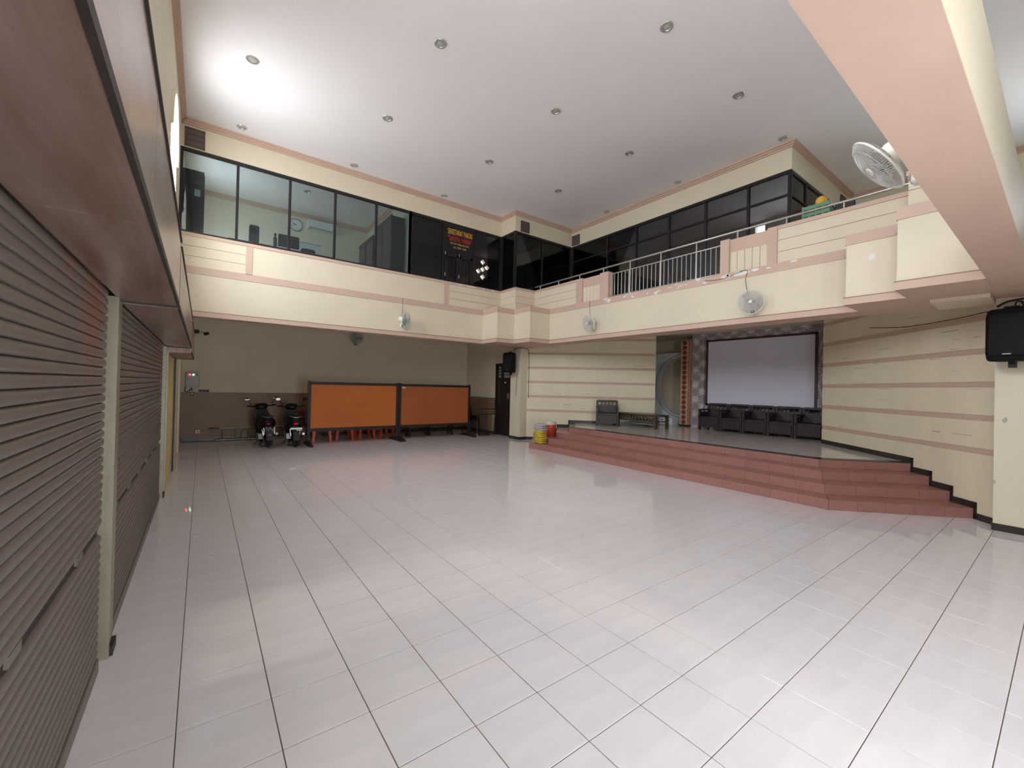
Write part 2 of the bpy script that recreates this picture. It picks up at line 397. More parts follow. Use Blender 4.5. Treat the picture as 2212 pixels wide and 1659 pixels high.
# lozenge openings in the far wall: rows of blocks around each hole
def lozenge_wall(mb, x0, x1, z0, z1, cs, r, y0, y1):
    xs = sorted(set([x0, x1]+[c[0]+d for c in cs for d in (-r, 0, r)]))
    XYM = Matrix(((1, 0, 0, 0), (0, 0, 1, 0), (0, 1, 0, 0), (0, 0, 0, 1)))
    for a, b in zip(xs[:-1], xs[1:]):
        if b-a < 1e-4: continue
        m = (a+b)/2; here = sorted([c for c in cs if abs(c[0]-m) < r], key=lambda c: c[1])
        la, lb = z0, z0
        for c in here:
            ha = r-abs(c[0]-a); hb = r-abs(c[0]-b); ha = max(0, ha); hb = max(0, hb)
            mb.prism([(a, la), (b, lb), (b, c[1]-hb), (a, c[1]-ha)], y0, y1, XYM)
            la, lb = c[1]+ha, c[1]+hb
        mb.prism([(a, la), (b, lb), (b, z1), (a, z1)], y0, y1, XYM)
lozenge_wall(wb, 8.3, 9.8, 5.5, ZC, [(9.08, 6.76), (8.88, 6.37), (9.28, 6.57), (9.08, 6.47), (9.08, 6.16)], .115, YB, YB+.2)
lozenge_wall(wb, 11.9, 12.8, 5.5, ZC, [(12.2, 6.78), (12.50, 6.76), (12.35, 6.56)], .11, YB, YB+.2)  # second cluster, openings added to give bright spots in the corner glass
wall_back = struct('wall_back', wb, 'cream')
# side wall of the recess with the dark door
ws = MB(); ws.box(8.45, 8.65, 12.34, YB, 0, 3.6); ws.box(8.45, 8.65, 11.2, 12.34, 2.52, 3.6); ws.box(8.45, 8.65, 10.9, 11.40, 0, 2.52)
struct('wall_recess', ws, 'cream')
dd = MB(); dd.box(-.45, 8.45, YB-.012, YB, .1, 1.36); dd.box(8.438, 8.45, 12.36, YB-.012, .1, 1.30)
tag(dd.build('trim_1', 'dado'), 'brown painted dado along the lower back wall', None, None, 'structure')
bb = MB(); bb.box(-.45, 8.45, YB-.02, YB-.012, 0, .1); bb.box(8.42, 8.438, 12.36, YB-.02, 0, .1)
tag(bb.build('baseboard_back', 'skirting'), None, None, None, 'structure')
struct('ceiling_recess', B(-.45, 14, 10.95, YB, 3.5, 3.6), 'cream')
# ---- balcony ring
def off(pts, d):
    """offset an inner outline (list running round the void) towards the void by d; axis aligned runs"""
    out = []; n = len(pts)
    for i, (x, y) in enumerate(pts):
        dirs = []
        if i > 0: dirs.append((x-pts[i-1][0], y-pts[i-1][1]))
        if i < n-1: dirs.append((pts[i+1][0]-x, pts[i+1][1]-y))
        ox = oy = 0
        for dx, dy in dirs:
            if abs(dx) > abs(dy): oy = -d if dx > 0 else d
            else: ox = -d if dy < 0 else d
        out.append((x+ox, y+oy))
    return out
IN = [(-.45, YS[5]), (XS[0], YS[5]), (XS[0], YS[4]), (XS[1], YS[4]), (XS[1], YS[3]), (XS[2], YS[3]), (XS[2], YS[2]), (XS[1]+.04, YS[2]), (XS[1]+.04, YS[1]), (XS[0]+.02, YS[1]), (XS[0]+.02, YS[0])]
OUT = [(8.62, YS[0]), (8.62, 10.98), (-.45, 10.98)]
balc = struct('wall_balcony', MB().prism(IN+OUT, 3.01, 3.99), 'cream')
ci = off(IN, .022); ci[-1] = (ci[-1][0], YS[0])
def ring(mb, pts, d, z0, z1):
    """strip of thickness d following a polyline, on the void side"""
    o = off(pts, d)
    for i in range(len(pts)-1):
        a, b = pts[i], pts[i+1]; c, e = o[i+1], o[i]
        mb.prism([a, b, c, e], z0, z1)
lip = MB(); lip.prism(off(IN, .02)[:-1]+[(IN[-1][0]-.02, YS[0])]+OUT, 2.99, 3.01); ring(lip, IN, .02, 3.01, 3.09)
lip.build('balcony_lip', 'pink', balc)
bd = MB(); ring(bd, IN, .012, 3.85, 3.99); bd.prism(off(IN, .012)[:-1]+[(IN[-1][0]-.012, YS[0])]+OUT, 3.99, 4.0)
bd.build('balcony_band', 'pink', balc)
gr = MB(); ring(gr, IN, .023, 3.086, 3.098); gr.build('balcony_shadow_line', 'dado', balc)  # shadow line painted as a proud brown strip, no groove is cut
# near tie beam across the hall
bm_ = struct('beam', MB().box(-.45, 8.62, .27, YS[0], 3.0, 3.56), 'cream', 'cream tie beam with pink underside crossing the hall')
B(-.45, 8.62, .268, YS[0]+.002, 2.99, 3.0).build('beam_soffit', 'pink', bm_)
# floors of office and galleries
struct('floor_gallery', MB().box(-.45, XR, 10.98, YB, 3.6, 3.98).box(8.62, XR, -.5, 10.98, 3.5, 3.98), 'cream')
# small drop beam by the near column
struct('beam_drop', MB().box(7.75, 8.45, .62, 1.15, 2.945, 2.99), 'cream')
# ---- parapet
PB, PT = 4.0, 4.60
courses = [(4.0, 4.197), (4.205, 4.403), (4.411, PT)]
par = tag(empty('wall_parapet'), None, None, None, 'structure')
core = MB()
def seg(x0, x1, y0, y1, style, nx=0, ny=0):
    """one straight parapet run; style g = three courses, p = plain"""
    if style == 'g':
        for a, b in courses: MB().box(x0, x1, y0, y1, a, b).build('parapet_course', 'cream', par)
        core.box(x0+.008, x1-.008, y0+.008, y1-.008, PB, PT)
    else: MB().box(x0, x1, y0, y1, PB, PT).build('parapet_panel', 'cream', par)
T = .15
seg(-.45, .70, YS[5], YS[5]+T, 'g'); seg(.82, 5.45, YS[5], YS[5]+T, 'p'); seg(5.59, 7.4+T, YS[5], YS[5]+T, 'g')
seg(7.4, 7.4+T, YS[4]+.0, YS[5], 'g'); seg(7.4+T, 8.14+T, YS[4], YS[4]+T, 'g')
seg(8.14, 8.14+T, 8.09, YS[4], 'g'); seg(8.14, 8.14+T, 1.32, 3.15, 'g')
seg(7.42, 8.14+T, 1.32-T, 1.32, 'g'); seg(7.42, 7.42+T, YS[0], 1.32-T, 'g')
core.build('parapet_core', 'dado', par)
def pbox(name, m, *a): return MB().box(*a).build(name, m, par)
pbox('parapet_post', 'pink', .70, .82, YS[5]-.012, YS[5]+T, 3.99, PT); pbox('parapet_post', 'pink', 5.45, 5.59, YS[5]-.012, YS[5]+T, 3.99, PT)
for a, b in ((7.87, 8.09), (6.98, 7.25), (3.99, 4.16), (3.15, 3.31)): pbox('parapet_post', 'pink', 8.11, 8.14+T+.02, a, b, 3.99, 4.66)
for a, b in ((7.25, 7.87), (3.31, 3.99)):
    pbox('parapet_panel', 'pink', 8.15, 8.14+T, a, b, 4.40, 4.645)
    n = 5
    for k in range(n):
        pbox('parapet_board', 'cream', 8.155, 8.14+T-.01, a+(b-a)*k/n+.004, a+(b-a)*(k+1)/n-.004, 3.99, 4.40)
cp = MB()
O1 = [(-.45, YS[5]), (7.4, YS[5]), (7.4, YS[4]), (8.14, YS[4]), (8.14, 8.09)]
O2 = [(8.14, 3.15), (8.14, 1.32), (7.42, 1.32), (7.42, YS[0])]
ring(cp, O1, .02, PT, 4.665); ring(cp, O2, .02, PT, 4.665)
cp.box(-.45, 7.4+T, YS[5], YS[5]+T, PT, 4.665).box(7.4, 7.4+T, YS[4], YS[5], PT, 4.665).box(7.4, 8.14+T, YS[4], YS[4]+T, PT, 4.665).box(8.14, 8.14+T, 8.09, YS[4], PT, 4.665)
cp.box(8.14, 8.14+T, 1.32, 3.15, PT, 4.665).box(7.42, 8.14+T, 1.32-T, 1.32, PT, 4.665).box(7.42, 7.42+T, YS[0], 1.32, PT, 4.665)
cp.build('parapet_cap', 'pink', par)
# flaked paint on the pink bands
def flakes(name, plane, spots, parent):
    mb = MB()
    for (u, z, s, t) in spots:
        n = 9; ph = random.random()*6
        pts = [(u+s*(.6+.5*random.random())*math.cos(2*PI*k/n+ph), z+t*(.6+.5*random.random())*math.sin(2*PI*k/n+ph)) for k in range(n)]
        if plane[0] == 'x': mb.prism(pts, plane[1]-.003, plane[1]+.004, MYZ)
        else: mb.prism(pts, plane[1]-.003, plane[1]+.004, Matrix(((1, 0, 0, 0), (0, 0, 1, 0), (0, 1, 0, 0), (0, 0, 0, 1))))
    return mb.build(name, 'chip', parent)
sp = [(random.uniform(2.6, 7.2), 3.93+random.uniform(-.05, .06), random.uniform(.02, .07), random.uniform(.01, .03)) for _ in range(26)]
sp += [(3.75, 3.94, .20, .05), (4.05, 3.93, .10, .05), (6.95, 3.92, .09, .06), (3.5, 3.96, .08, .03), (6.2, 3.9, .07, .03), (5.6, 3.88, .05, .03)]
flakes('paint_flakes', ('x', 8.108), sp, balc)
flakes('paint_flakes', ('y', YS[5]-.02), [(5.95, 4.63, .13, .02), (6.3, 4.63, .2, .02), (6.75, 4.635, .06, .02), (7.1, 4.635, .08, .02)], par)
flakes('paint_flakes', ('x', XS[1]+.04), [(1.68, 3.62, .045, .06)], balc)
# ---- headers over the glazing, with crown
HD = [(-.45, 10.68), (7.4, 10.68), (7.4, 9.97), (9.74, 9.97), (9.74, 3.53), (XR, 3.53)]
hd = MB()
for (a, b) in zip(HD[:-1], HD[1:]):
    if abs(a[1]-b[1]) < 1e-6: hd.box(a[0]+(0 if a[0] < 0 else .12), b[0], a[1], a[1]+.12, 6.38, ZC)
    else: hd.box(a[0], a[0]+.12, b[1], a[1], 6.38, ZC)
struct('wall_header', hd, 'cream', 'cream wall strip above the dark glazing')
cr = MB()
for d, z0, z1 in ((.03, 6.83, 6.87), (.055, 6.87, 6.91), (.085, 6.91, ZC)): ring(cr, HD, d, z0, z1)
for z0, z1, d in ((6.83, 6.87, .03), (6.87, 6.91, .055), (6.91, ZC, .085)):
    cr.box(-.45, -.45+d, -2, 10.68, z0, z1); cr.box(XR-d, XR, -2, 3.53, z0, z1)
    cr.box(-.45, 4.4, YB-d, YB, z0, z1); cr.box(4.42-d, 4.42, 10.8, YB, z0, z1)
tag(cr.build('trim_2', 'pink'), 'stepped pink crown moulding where walls meet the white ceiling', None, None, 'structure')
# ---- office and rooms behind the glass
pw = MB().box(4.42, 4.52, 10.80, YB, 3.98, ZC)
struct('wall_partition', pw, 'office_wall')
struct('wall_inner', MB().box(9.86, XR, 9.86, 9.97, 3.98, ZC), 'office_wall')
# ---- glazed partitions
def glazing(name, axis, c, cuts, z0, z1, gm, transom=None, sub=None, label=None, fw=.05, t=.06):
    """axis 'y' = plane y=c running in x; axis 'x' = plane x=c running in y"""
    root = tag(empty(name), label, None, None, 'structure')
    def bx(a0, a1, b0, b1, d0=0, d1=t):
        return MB().box(a0, a1, c+d0, c+d1, b0, b1) if axis == 'y' else MB().box(c+d0, c+d1, a0, a1, b0, b1)
    lo, hi = min(cuts), max(cuts); cs = sorted(cuts)
    bx(lo, hi, z1-.06, z1).build('head_rail', 'frame_dark', root); bx(lo, hi, z0, z0+.05).build('bottom_rail', 'frame_dark', root)
    for v in cs: bx(v-fw/2, v+fw/2, z0, z1, -.004, t+.004).build('mullion', 'frame_dark', root)
    for a, b in zip(cs[:-1], cs[1:]):
        zz = [z0+.05]+[v for v in (transom or [])]+[z1-.06]
        for q, (p, r) in enumerate(zip(zz[:-1], zz[1:])):
            bx(a+fw/2, b-fw/2, p, r, t*.4, t*.55).build('pane', gm, root)
        for v in (transom or []): bx(a, b, v-.02, v+.02, 0, t).build('transom', 'frame_dark', root)
    return root
glazing('window_3', 'y', 10.70, [-.43, .52, 1.52, 2.5, 3.5, 4.42], 4.665, 6.38, 'glass_lightened', label='glazed office front above the parapet, tint lightened to brighten the office')
g4 = glazing('window_4', 'y', 10.70, [4.42, 5.42, 6.41, 7.38], 4.665, 6.38, 'dark_glass', label='dark glazed front beside the parish sign')
glazing('window_5', 'x', 7.41, [10.0, 10.66], 4.665, 6.38, 'dark_glass')
glazing('window_6', 'y', 9.99, [7.44, 8.5, 9.72], 4.0, 6.38, 'dark_glass')
glazing('window_7', 'x', 9.76, [9.94, 8.46, 7.42, 6.39, 5.39, 4.40, 3.58], 4.0, 6.38, 'dark_glass', transom=[5.87], label='dark glazed gallery front behind the steel railing')
glazing('window_8', 'y', 3.55, [9.80, 10.63, 11.6, 12.6], 4.0, 6.38, 'dark_glass', transom=[5.87])
struct('wall_gallery', MB().box(12.6, XR, 3.53, 3.65, 3.98, 6.38), 'cream')
# door leaves inside the dark glazing and inside the gallery front
def door_leaf(root, axis, c, a, b, z0, z1):
    def bx(a0, a1, b0, b1, d0, d1): return MB().box(a0, a1, c+d0, c+d1, b0, b1) if axis == 'y' else MB().box(c+d0, c+d1, a0, a1, b0, b1)
    st = MB()
    for v in (bx(a, a+.07, z0, z1, -.01, .05), bx(b-.07, b, z0, z1, -.01, .05), bx(a, b, z1-.07, z1, -.01, .05)): st.add(v.v, v.f)
    d = st.build('door_leaf', 'frame_dark', root)
    for z in (z0+.15, (z0+z1)/2+.35):
        bx(a-.012, a+.012, z, z+.10, -.025, -.01).build('hinge', 'steel', d)
    return d
door_leaf(g4, 'y', 10.70, 5.47, 5.91, 4.67, 5.48); door_leaf(g4, 'y', 10.70, 5.92, 6.37, 4.67, 5.48)
B(5.42, 6.41, 10.695, 10.765, 5.48, 5.54).build('transom', 'frame_dark', g4)
# ---- louvre vents set in the header
def vent(axis, c, a, b, z0, z1, label):
    r = empty('louver_vent', label=label, cat='vent', group='brown louvre vents in the wall strip')
    def bx(a0, a1, b0, b1, d): return MB().box(a0, a1, c-d, c, b0, b1) if axis == 'y' else MB().box(c-d, c, a0, a1, b0, b1)
    bx(a, b, z0, z1, .012).build('vent_back', 'louver_brown', r)
    for (p, q_, s, t_) in ((a, a+.02, z0, z1), (b-.02, b, z0, z1), (a, b, z0, z0+.02), (a, b, z1-.02, z1)): bx(p, q_, s, t_, .03).build('vent_frame', 'louver_brown', r)
    n = 3
    for k in range(n):
        z = z0+.02+(z1-z0-.04)*(k+.5)/n; h = (z1-z0-.05)/n
        bx(a+.02, b-.02, z-h/2+.006, z+h/2-.004, .022).build('vent_slat', 'louver_brown', r)
vent('y', 10.68, -.39, -.06, 6.40, 6.78, 'brown louvre vent in the corner above the office glazing')
vent('y', 9.97, 7.60, 7.92, 6.40, 6.72, 'brown louvre vent just past the stepped corner of the wall strip')
vent('x', 9.74, 9.60, 9.93, 6.40, 6.72, 'brown louvre vent in the inner corner by the gallery glazing')
vent('y', 3.53, 12.75, 13.1, 6.40, 6.72, 'brown louvre vent at the far end above green crates')
# ---- columns
def column(name, x0, x1, y0, y1, label):
    o = struct(name, B(x0, x1, y0, y1, 0, 2.99), 'cream', label)
    mb = MB().box(x0-.012, x1, y0-.012, y1+.012, 0, .09); mb.build('column_skirting', 'skirting', o); return o
colA = column('column_back', 8.28, 8.62, 10.68, 11.23, None)
colB = column('column_front', 8.25, 8.62, -.12, .61, None)
flakes('paint_flakes', ('x', 8.249), [(.52, 1.42, .03, .04), (.60, .62, .012, .03)], colB).data.materials[0] = MATS['concrete_out']
# ---- stage with steps
RW0, RW1 = (8.3, .35), (11.35, 3.40); LW0, LW1 = (8.55, 10.70), (11.42, 7.83)
RISE, TREAD = .147, .37
def level(k):
    t = TREAD*k; s1 = (2.64-.586*t)/2; s2 = (2.66-.586*t)/2
    lo = (7.45+t, 2.14+.414*t); hi = (7.45+t, 9.14-.414*t)
    return lo, hi, (lo[0]+s1, lo[1]-s1), (hi[0]+s2, hi[1]+s2)
stage = MB()
for k in range(4):
    lo, hi, rp, lp = level(k)
    stage.prism([hi, lo, rp, RW1, (11.4, 2.3), (XR-.3, 2.3), (XR-.3, 9.4), (11.5, 9.4), LW1, lp], RISE*k if k else .0, RISE*(k+1)-.012)
stg = struct('floor_stage', stage, 'step_tile', 'raised stage reached by four pink tiled steps')
lo, hi, rp, lp = level(3)
top = MB().prism([hi, lo, rp, RW1, (11.4, 2.3), (XR-.3, 2.3), (XR-.3, 9.4), (11.5, 9.4), LW1, lp], RISE*4-.012, RISE*4)
top.build('stage_surface', 'stage_tile', stg)
def lerp(a, b, t): return (a[0]+(b[0]-a[0])*t, a[1]+(b[1]-a[1])*t)
for k in range(4):
    lo, hi, rp, lp = level(k)
    l2, h2, r2, p2 = level(k+1) if k < 3 else (None,)*4
    for (a, b, a2, b2) in ((hi, lo, h2, l2), (lo, rp, l2, r2), (lp, hi, p2, h2)):
        L = math.hypot(b[0]-a[0], b[1]-a[1]); n = max(1, round(L/.4))
        dx, dy = (b[0]-a[0])/L, (b[1]-a[1])/L; nx, ny = (dy, -dx)
        if nx > 0: nx, ny = -nx, -ny
        for q in range(n):
            p0 = lerp(a, b, (q+.004)/n); p1 = lerp(a, b, (q+.996)/n)
            MB().prism([p0, p1, (p1[0]+nx*.010, p1[1]+ny*.010), (p0[0]+nx*.010, p0[1]+ny*.010)], RISE*k+.002, RISE*(k+1)-.001).build('riser_tile', 'step_tile', stg)
            if k < 3:
                q0 = lerp(a2, b2, (q+.004)/n); q1 = lerp(a2, b2, (q+.996)/n)
                MB().prism([(p0[0]+nx*.012, p0[1]+ny*.012), (p1[0]+nx*.012, p1[1]+ny*.012), q1, q0], RISE*(k+1)-.012, RISE*(k+1)).build('tread_tile', 'step_tile', stg)
            else:
                d = .16
                MB().prism([(p0[0]+nx*.012, p0[1]+ny*.012), (p1[0]+nx*.012, p1[1]+ny*.012), (p1[0]-nx*d, p1[1]-ny*d), (p0[0]-nx*d, p0[1]-ny*d)], RISE*4-.011, RISE*4+.001).build('edge_tile', 'stage_edge', stg)
# ---- splayed striped walls either side of the stage
def striped(name, p0, p1, side, label, zt=3.5):
    L = math.hypot(p1[0]-p0[0], p1[1]-p0[1]); d = ((p1[0]-p0[0])/L, (p1[1]-p0[1])/L); n = (-d[1]*side, d[0]*side)   # n points to the stage
    def sl(mb, s0, s1, o0, o1, z0, z1):
        P = lambda s_, o_: (p0[0]+d[0]*s_+n[0]*o_, p0[1]+d[1]*s_+n[1]*o_)
        mb.prism([P(s0, o0), P(s1, o0), P(s1, o1), P(s0, o1)], z0, z1); return mb
    o = struct(name, sl(MB(), 0, L, -.15, 0, 0, zt), 'cream_panel', label)
    prev = 0
    for zc in (.957, 1.42, 1.885, 2.35, 2.815, 3.275):
        sl(MB(), 0, L, 0, .014, prev, zc-.04).build('wall_panel', 'cream_panel', o)
        sl(MB(), 0, L, 0, .007, zc-.037, zc+.037).build('pink_band', 'pink', o)
        prev = zc+.04
    sl(MB(), 0, L, 0, .014, prev, zt).build('wall_panel', 'cream_panel', o)
    # stepped dark skirting
    sk = MB(); H = .09; W = .055
    def along(pt): return (pt[0]-p0[0])*d[0]+(pt[1]-p0[1])*d[1]
    pts = [along(level(k)[2 if side > 0 else 3]) for k in range(4)]
    edges = [0]+pts+[L]
    for k in range(5):
        z = RISE*k; s0 = edges[k]-(W if k else 0)
        sl(sk, max(0, s0), edges[k+1], .014, .024, z, z+H)
        if k: sl(sk, s0, edges[k], .014, .024, RISE*(k-1), z+H)
    sk.build('stepped_skirting', 'skirting', o)
    return o, sl
wsr, slr = striped('wall_stage_right', RW0, RW1, 1, None)
wsl, sll = striped('wall_stage_left', LW0, LW1, -1, None)
# scuffs on the striped walls
for o, sl, seeds in ((wsr, slr, 3), (wsl, sll, 9)):
    random.seed(seeds); mb = MB()
    for _ in range(26):
        s0 = random.uniform(.5, 3.6); L = random.uniform(.04, .35); z = .957+.465*random.randint(0, 4)+random.choice((.06, .1, .2, .34, .4))
        sl(mb, s0, s0+L, .0145, .0155, z, z+random.uniform(.003, .009))
    mb.build('scuff_marks', 'slat_pale', o)
random.seed(11)
# stage back room
sb = MB().box(XR-.3, XR-.2, 2.0, 10.6, 0, 3.6).box(11.4, XR-.2, 2.0, 2.3, 0, 3.6).box(11.4, XR-.2, 9.4, 9.6, 0, 3.6)
struct('wall_stage_back', sb, 'cream')
struct('ceiling_stage', B(8.62, XR-.2, .3, 10.95, 3.48, 3.52), 'cream')
# batik covered wall behind the screen
struct('wall_batik', MB().box(12.52, 12.6, 3.3, 6.86, .588, 3.56).box(12.42, 12.52, 6.80, 7.20, .588, 3.5), 'batik', 'batik patterned wall covering behind the projection screen')
# ================================================================ OBJECTS
# ---- roller shutters
def shutter(y0, y1, label, ztop=2.23):
    r = empty('roller_shutter', (-.45, (y0+y1)/2, 0), label=label, cat='shutter', group='closed roller shutters along one wall')
    L = (y1-y0)/2; P = .0505; n = 8
    prof = [(-.018, -.003), (-.004, .0015), (.003, .006), (.0055, .014), (.006, .024), (.0055, .034), (.003, .042), (-.004, .0465), (-.018, .0485)]
    ring_ = lambda y: [(x, y, z) for x, z in prof]+[(-.026, y, .0485), (-.026, y, -.004)]
    me = MB().loft([ring_(-L), ring_(L)]).mesh('slat', 'shutter', smooth=50)
    k = 0; z = .09
    while z < ztop-.02:
        if k == 14:     # lock rail, set back and darker
            MB().box(-.03, -.012, -L, L, z, z+P).build('lock_rail', 'shutter_dark', r)
            for q in range(6):
                yy = -L+(q+.5)*2*L/6; MB().box(-.014, -.002, yy-.10, yy+.02, z+.006, z+P-.008).build('lock_plate', 'shutter', r)
        else: inst('slat', me, r, (0, 0, z))
        z += P; k += 1
    MB().bev(-.03, .012, -L, L, 0.002, .085, .004).build('bottom_bar', 'shutter', r)
    return r
shutter(-1.9, 3.33, 'closed brown metal roller shutter beside the rusty galvanised rail')
shutter(3.65, 7.60, 'closed brown metal roller shutter between galvanised rail and pale yellow door')
def rail(y0, y1, label, z1=2.19):
    r = empty('shutter_rail', (-.45, y0, 0), label=label, cat='rail', group='galvanised shutter guide rails')
    W = y1-y0
    MB().box(-.02, .03, W*.52, W, .0, z1).build('rail_channel', 'galvanised', r)
    MB().box(-.04, .036, W*.40, W*.50, .0, z1).build('rail_flange', 'galvanised', r)
    MB().box(-.04, -.028, 0, W*.40, .0, z1).build('rail_gap', 'shutter_dark', r)
    for k in range(24): MB().box(-.028, -.022, W*.2, W*.38, .10+k*.085, .10+k*.085+.02).build('slat_clip', 'galvanised', r)
    MB().box(-.02, .05, W*.5, W*.95, .0, .06).build('rail_foot', 'shutter_dark', r)
rail(3.34, 3.64, 'rusty galvanised guide rail between the two roller shutters')
rail(7.61, 7.90, 'galvanised guide rail next to the pale yellow door', 2.165)
# ---- shutter roll housings
def housing(y0, y1, z0, z1, label, x1=-.135):
    r = empty('shutter_housing', (-.428, y0, z0), label=label, cat='shutter box', group='metal roll housings above the shutters')
    L = y1-y0; D = x1+.428; H = z1-z0
    n = max(1, round(L/2.0))
    MB().box(.0, D-.004, 0, L, .004, H-.004).build('housing_body', 'shutter_box', r)
    for k in range(n):
        MB().box(D-.006, D, L*k/n+.004, L*(k+1)/n-.004, .02, H-.012).build('face_panel', 'shutter_box', r)
        MB().box(.004, D-.009, L*k/n+.004, L*(k+1)/n-.004, -.004, .004).build('soffit_panel', 'shutter_box', r)
    MB().box(D-.009, D+.004, 0, L, -.006, .02).build('edge_angle', 'box_edge', r)
    MB().box(D-.006, D+.008, 0, L, H-.012, H).build('top_angle', 'box_edge', r)
    MB().box(0, D, L-.02, L, -.012, H-.004).build('end_angle', 'box_edge', r)
housing(-1.9, 3.60, 2.19, 2.63, 'long brown metal roll housing above the shutter with the rusty rail')
housing(3.66, 7.92, 2.18, 2.61, 'brown metal roll housing over the shutter beyond the galvanised rail')
housing(7.98, 10.30, 2.10, 2.58, 'short metal roll housing above the pale yellow door')
# ---- pale yellow door past the shutters
d1 = tag(empty('door_1', (-.45, 8.0, 0)), 'pale yellow flush door past the roller shutters', None, None, 'structure')
MB().box(0, .03, .02, 1.92, .02, 2.08).build('door_leaf', 'pale_yellow', d1)
MB().box(0, .06, 1.93, 2.02, 0, 2.1).build('door_jamb', 'frame_dark', d1); MB().box(0, .05, -.06, .01, 0, 2.1).build('door_jamb', 'galvanised', d1)
MB().box(.03, .036, .15, .95, .25, 1.95).build('door_panel', 'pale_yellow', d1); MB().box(.03, .036, 1.0, 1.8, .25, 1.95).build('door_panel', 'pale_yellow', d1)
t3 = MB().box(-.45, -.41, 10.6, 11.6, 0, 2.1).box(-.45, -.40, 12.3, 12.4, 0, 2.6); tag(t3.build('trim_3', 'cream'), None, None, None, 'structure')
# ---- recess door with lattice light
d2 = tag(empty('door_2', (8.45, 11.87, 0)), 'tall dark wooden door with small lattice panes beside the column', None, None, 'structure')
MB().box(-.02, .06, -.47, -.41, 0, 2.52).build('door_frame', 'wood_dark', d2); MB().box(-.02, .06, .41, .47, 0, 2.52).build('door_frame', 'wood_dark', d2); MB().box(-.02, .06, -.47, .47, 2.46, 2.52).build('door_frame', 'wood_dark', d2)
lf = MB().box(0, .05, -.41, .41, .02, 2.46).build('door_leaf', 'wood_dark', d2)
for i in range(2):
    for j in range(4):
        y = .22+i*.02 if i == 0 else -.2; w_ = .06 if i == 0 else .16
        MB().box(-.006, .0, y-w_, y+w_, 2.02+j*.105, 2.10+j*.105).build('lattice_pane', 'grey_plastic', lf)
MB().box(-.006, 0, .16, .32, 1.1, 1.92).build('door_panel', 'cabinet_dark', lf); MB().box(-.006, 0, -.32, .08, .3, 1.92).build('door_panel', 'wood_dark', lf)
MB().lathe([(.03, 0), (.03, .01), (0, .012)], 12, tr(-.006, -.12, 1.85) @ rot('Y', -90)).build('door_badge', 'plate_white', lf)
MB().box(-.03, 0, -.34, -.28, 1.3, 1.48).build('door_lock', 'steel', lf)
B(-.03, -.01, .47, .62, .12, .72).build('leaning_board', 'grey_plastic', d2)
# ---- ceiling downlights
ring_me = MB().lathe([(.062, 0), (.092, 0), (.096, -.006), (.09, -.014), (.066, -.016), (.060, -.004)], 24).mesh('downlight_ring', 'downlight_ring', 40)
bulb_me = MB().lathe([(.062, -.003), (.055, -.008), (.03, -.012), (0, -.014)], 20).mesh('downlight_lens', 'downlight_bulb', 40)
rows = {.54: (8.05, 10.31), 2.82: (5.84, 8.12, 10.37), 5.26: (3.54, 5.89, 8.18, 10.44), 7.49: (3.57, 5.92, 8.22), 9.47: (3.60, 5.97, 8.26)}
for x, yl in rows.items():
    for y in yl:
        o = empty('ceiling_downlight', (x, y, ZC), label='small round unlit downlight recessed in the white ceiling', cat='downlight', group='downlights in rows on the ceiling')
        inst('lamp_ring', ring_me, o); inst('lamp_lens', bulb_me, o)
o = empty('ceiling_downlight', (2.2, 12.6, ZC), label='round downlight on the office ceiling behind the glazing', cat='downlight'); inst('lamp_ring', ring_me, o); inst('lamp_lens', bulb_me, o)
o = empty('ceiling_downlight', (7.5, 10.35, ZC-.0), label='small round unlit downlight recessed in the white ceiling', cat='downlight', group='downlights in rows on the ceiling'); inst('lamp_ring', ring_me, o); inst('lamp_lens', bulb_me, o)
# ---- steel railing on the gallery parapet
rl = empty('steel_railing', (8.21, 0, 0), label='brushed steel handrail with upright bars along the gallery parapet', cat='railing')
MB().tube([(0, 1.36, 4.80), (0, 9.95, 4.80)], .021, 12).build('handrail', 'steel', rl, 60)
for y in (9.72, 8.9, 8.06, 7.22, 3.88, 3.04, 2.22, 1.45): MB().tube([(0, y, 4.64), (0, y, 4.79)], .015, 8).build('rail_post', 'steel', rl, 60)
for y in (6.39, 5.55, 4.71): MB().tube([(0, y, 4.0), (0, y, 4.79)], .015, 8).build('rail_post', 'steel', rl, 60)
MB().tube([(0, 4.16, 4.60), (0, 6.98, 4.60)], .014, 8).build('bar_rail', 'steel', rl, 60); MB().tube([(0, 4.16, 4.04), (0, 6.98, 4.04)], .012, 8).build('bar_rail', 'steel', rl, 60)
bal_me = MB().tube([(0, 0, 4.04), (0, 0, 4.60)], .0085, 6).mesh('baluster', 'steel', 60)
for k in range(27): inst('baluster', bal_me, rl, (0, 4.19+k*.1065, 0))
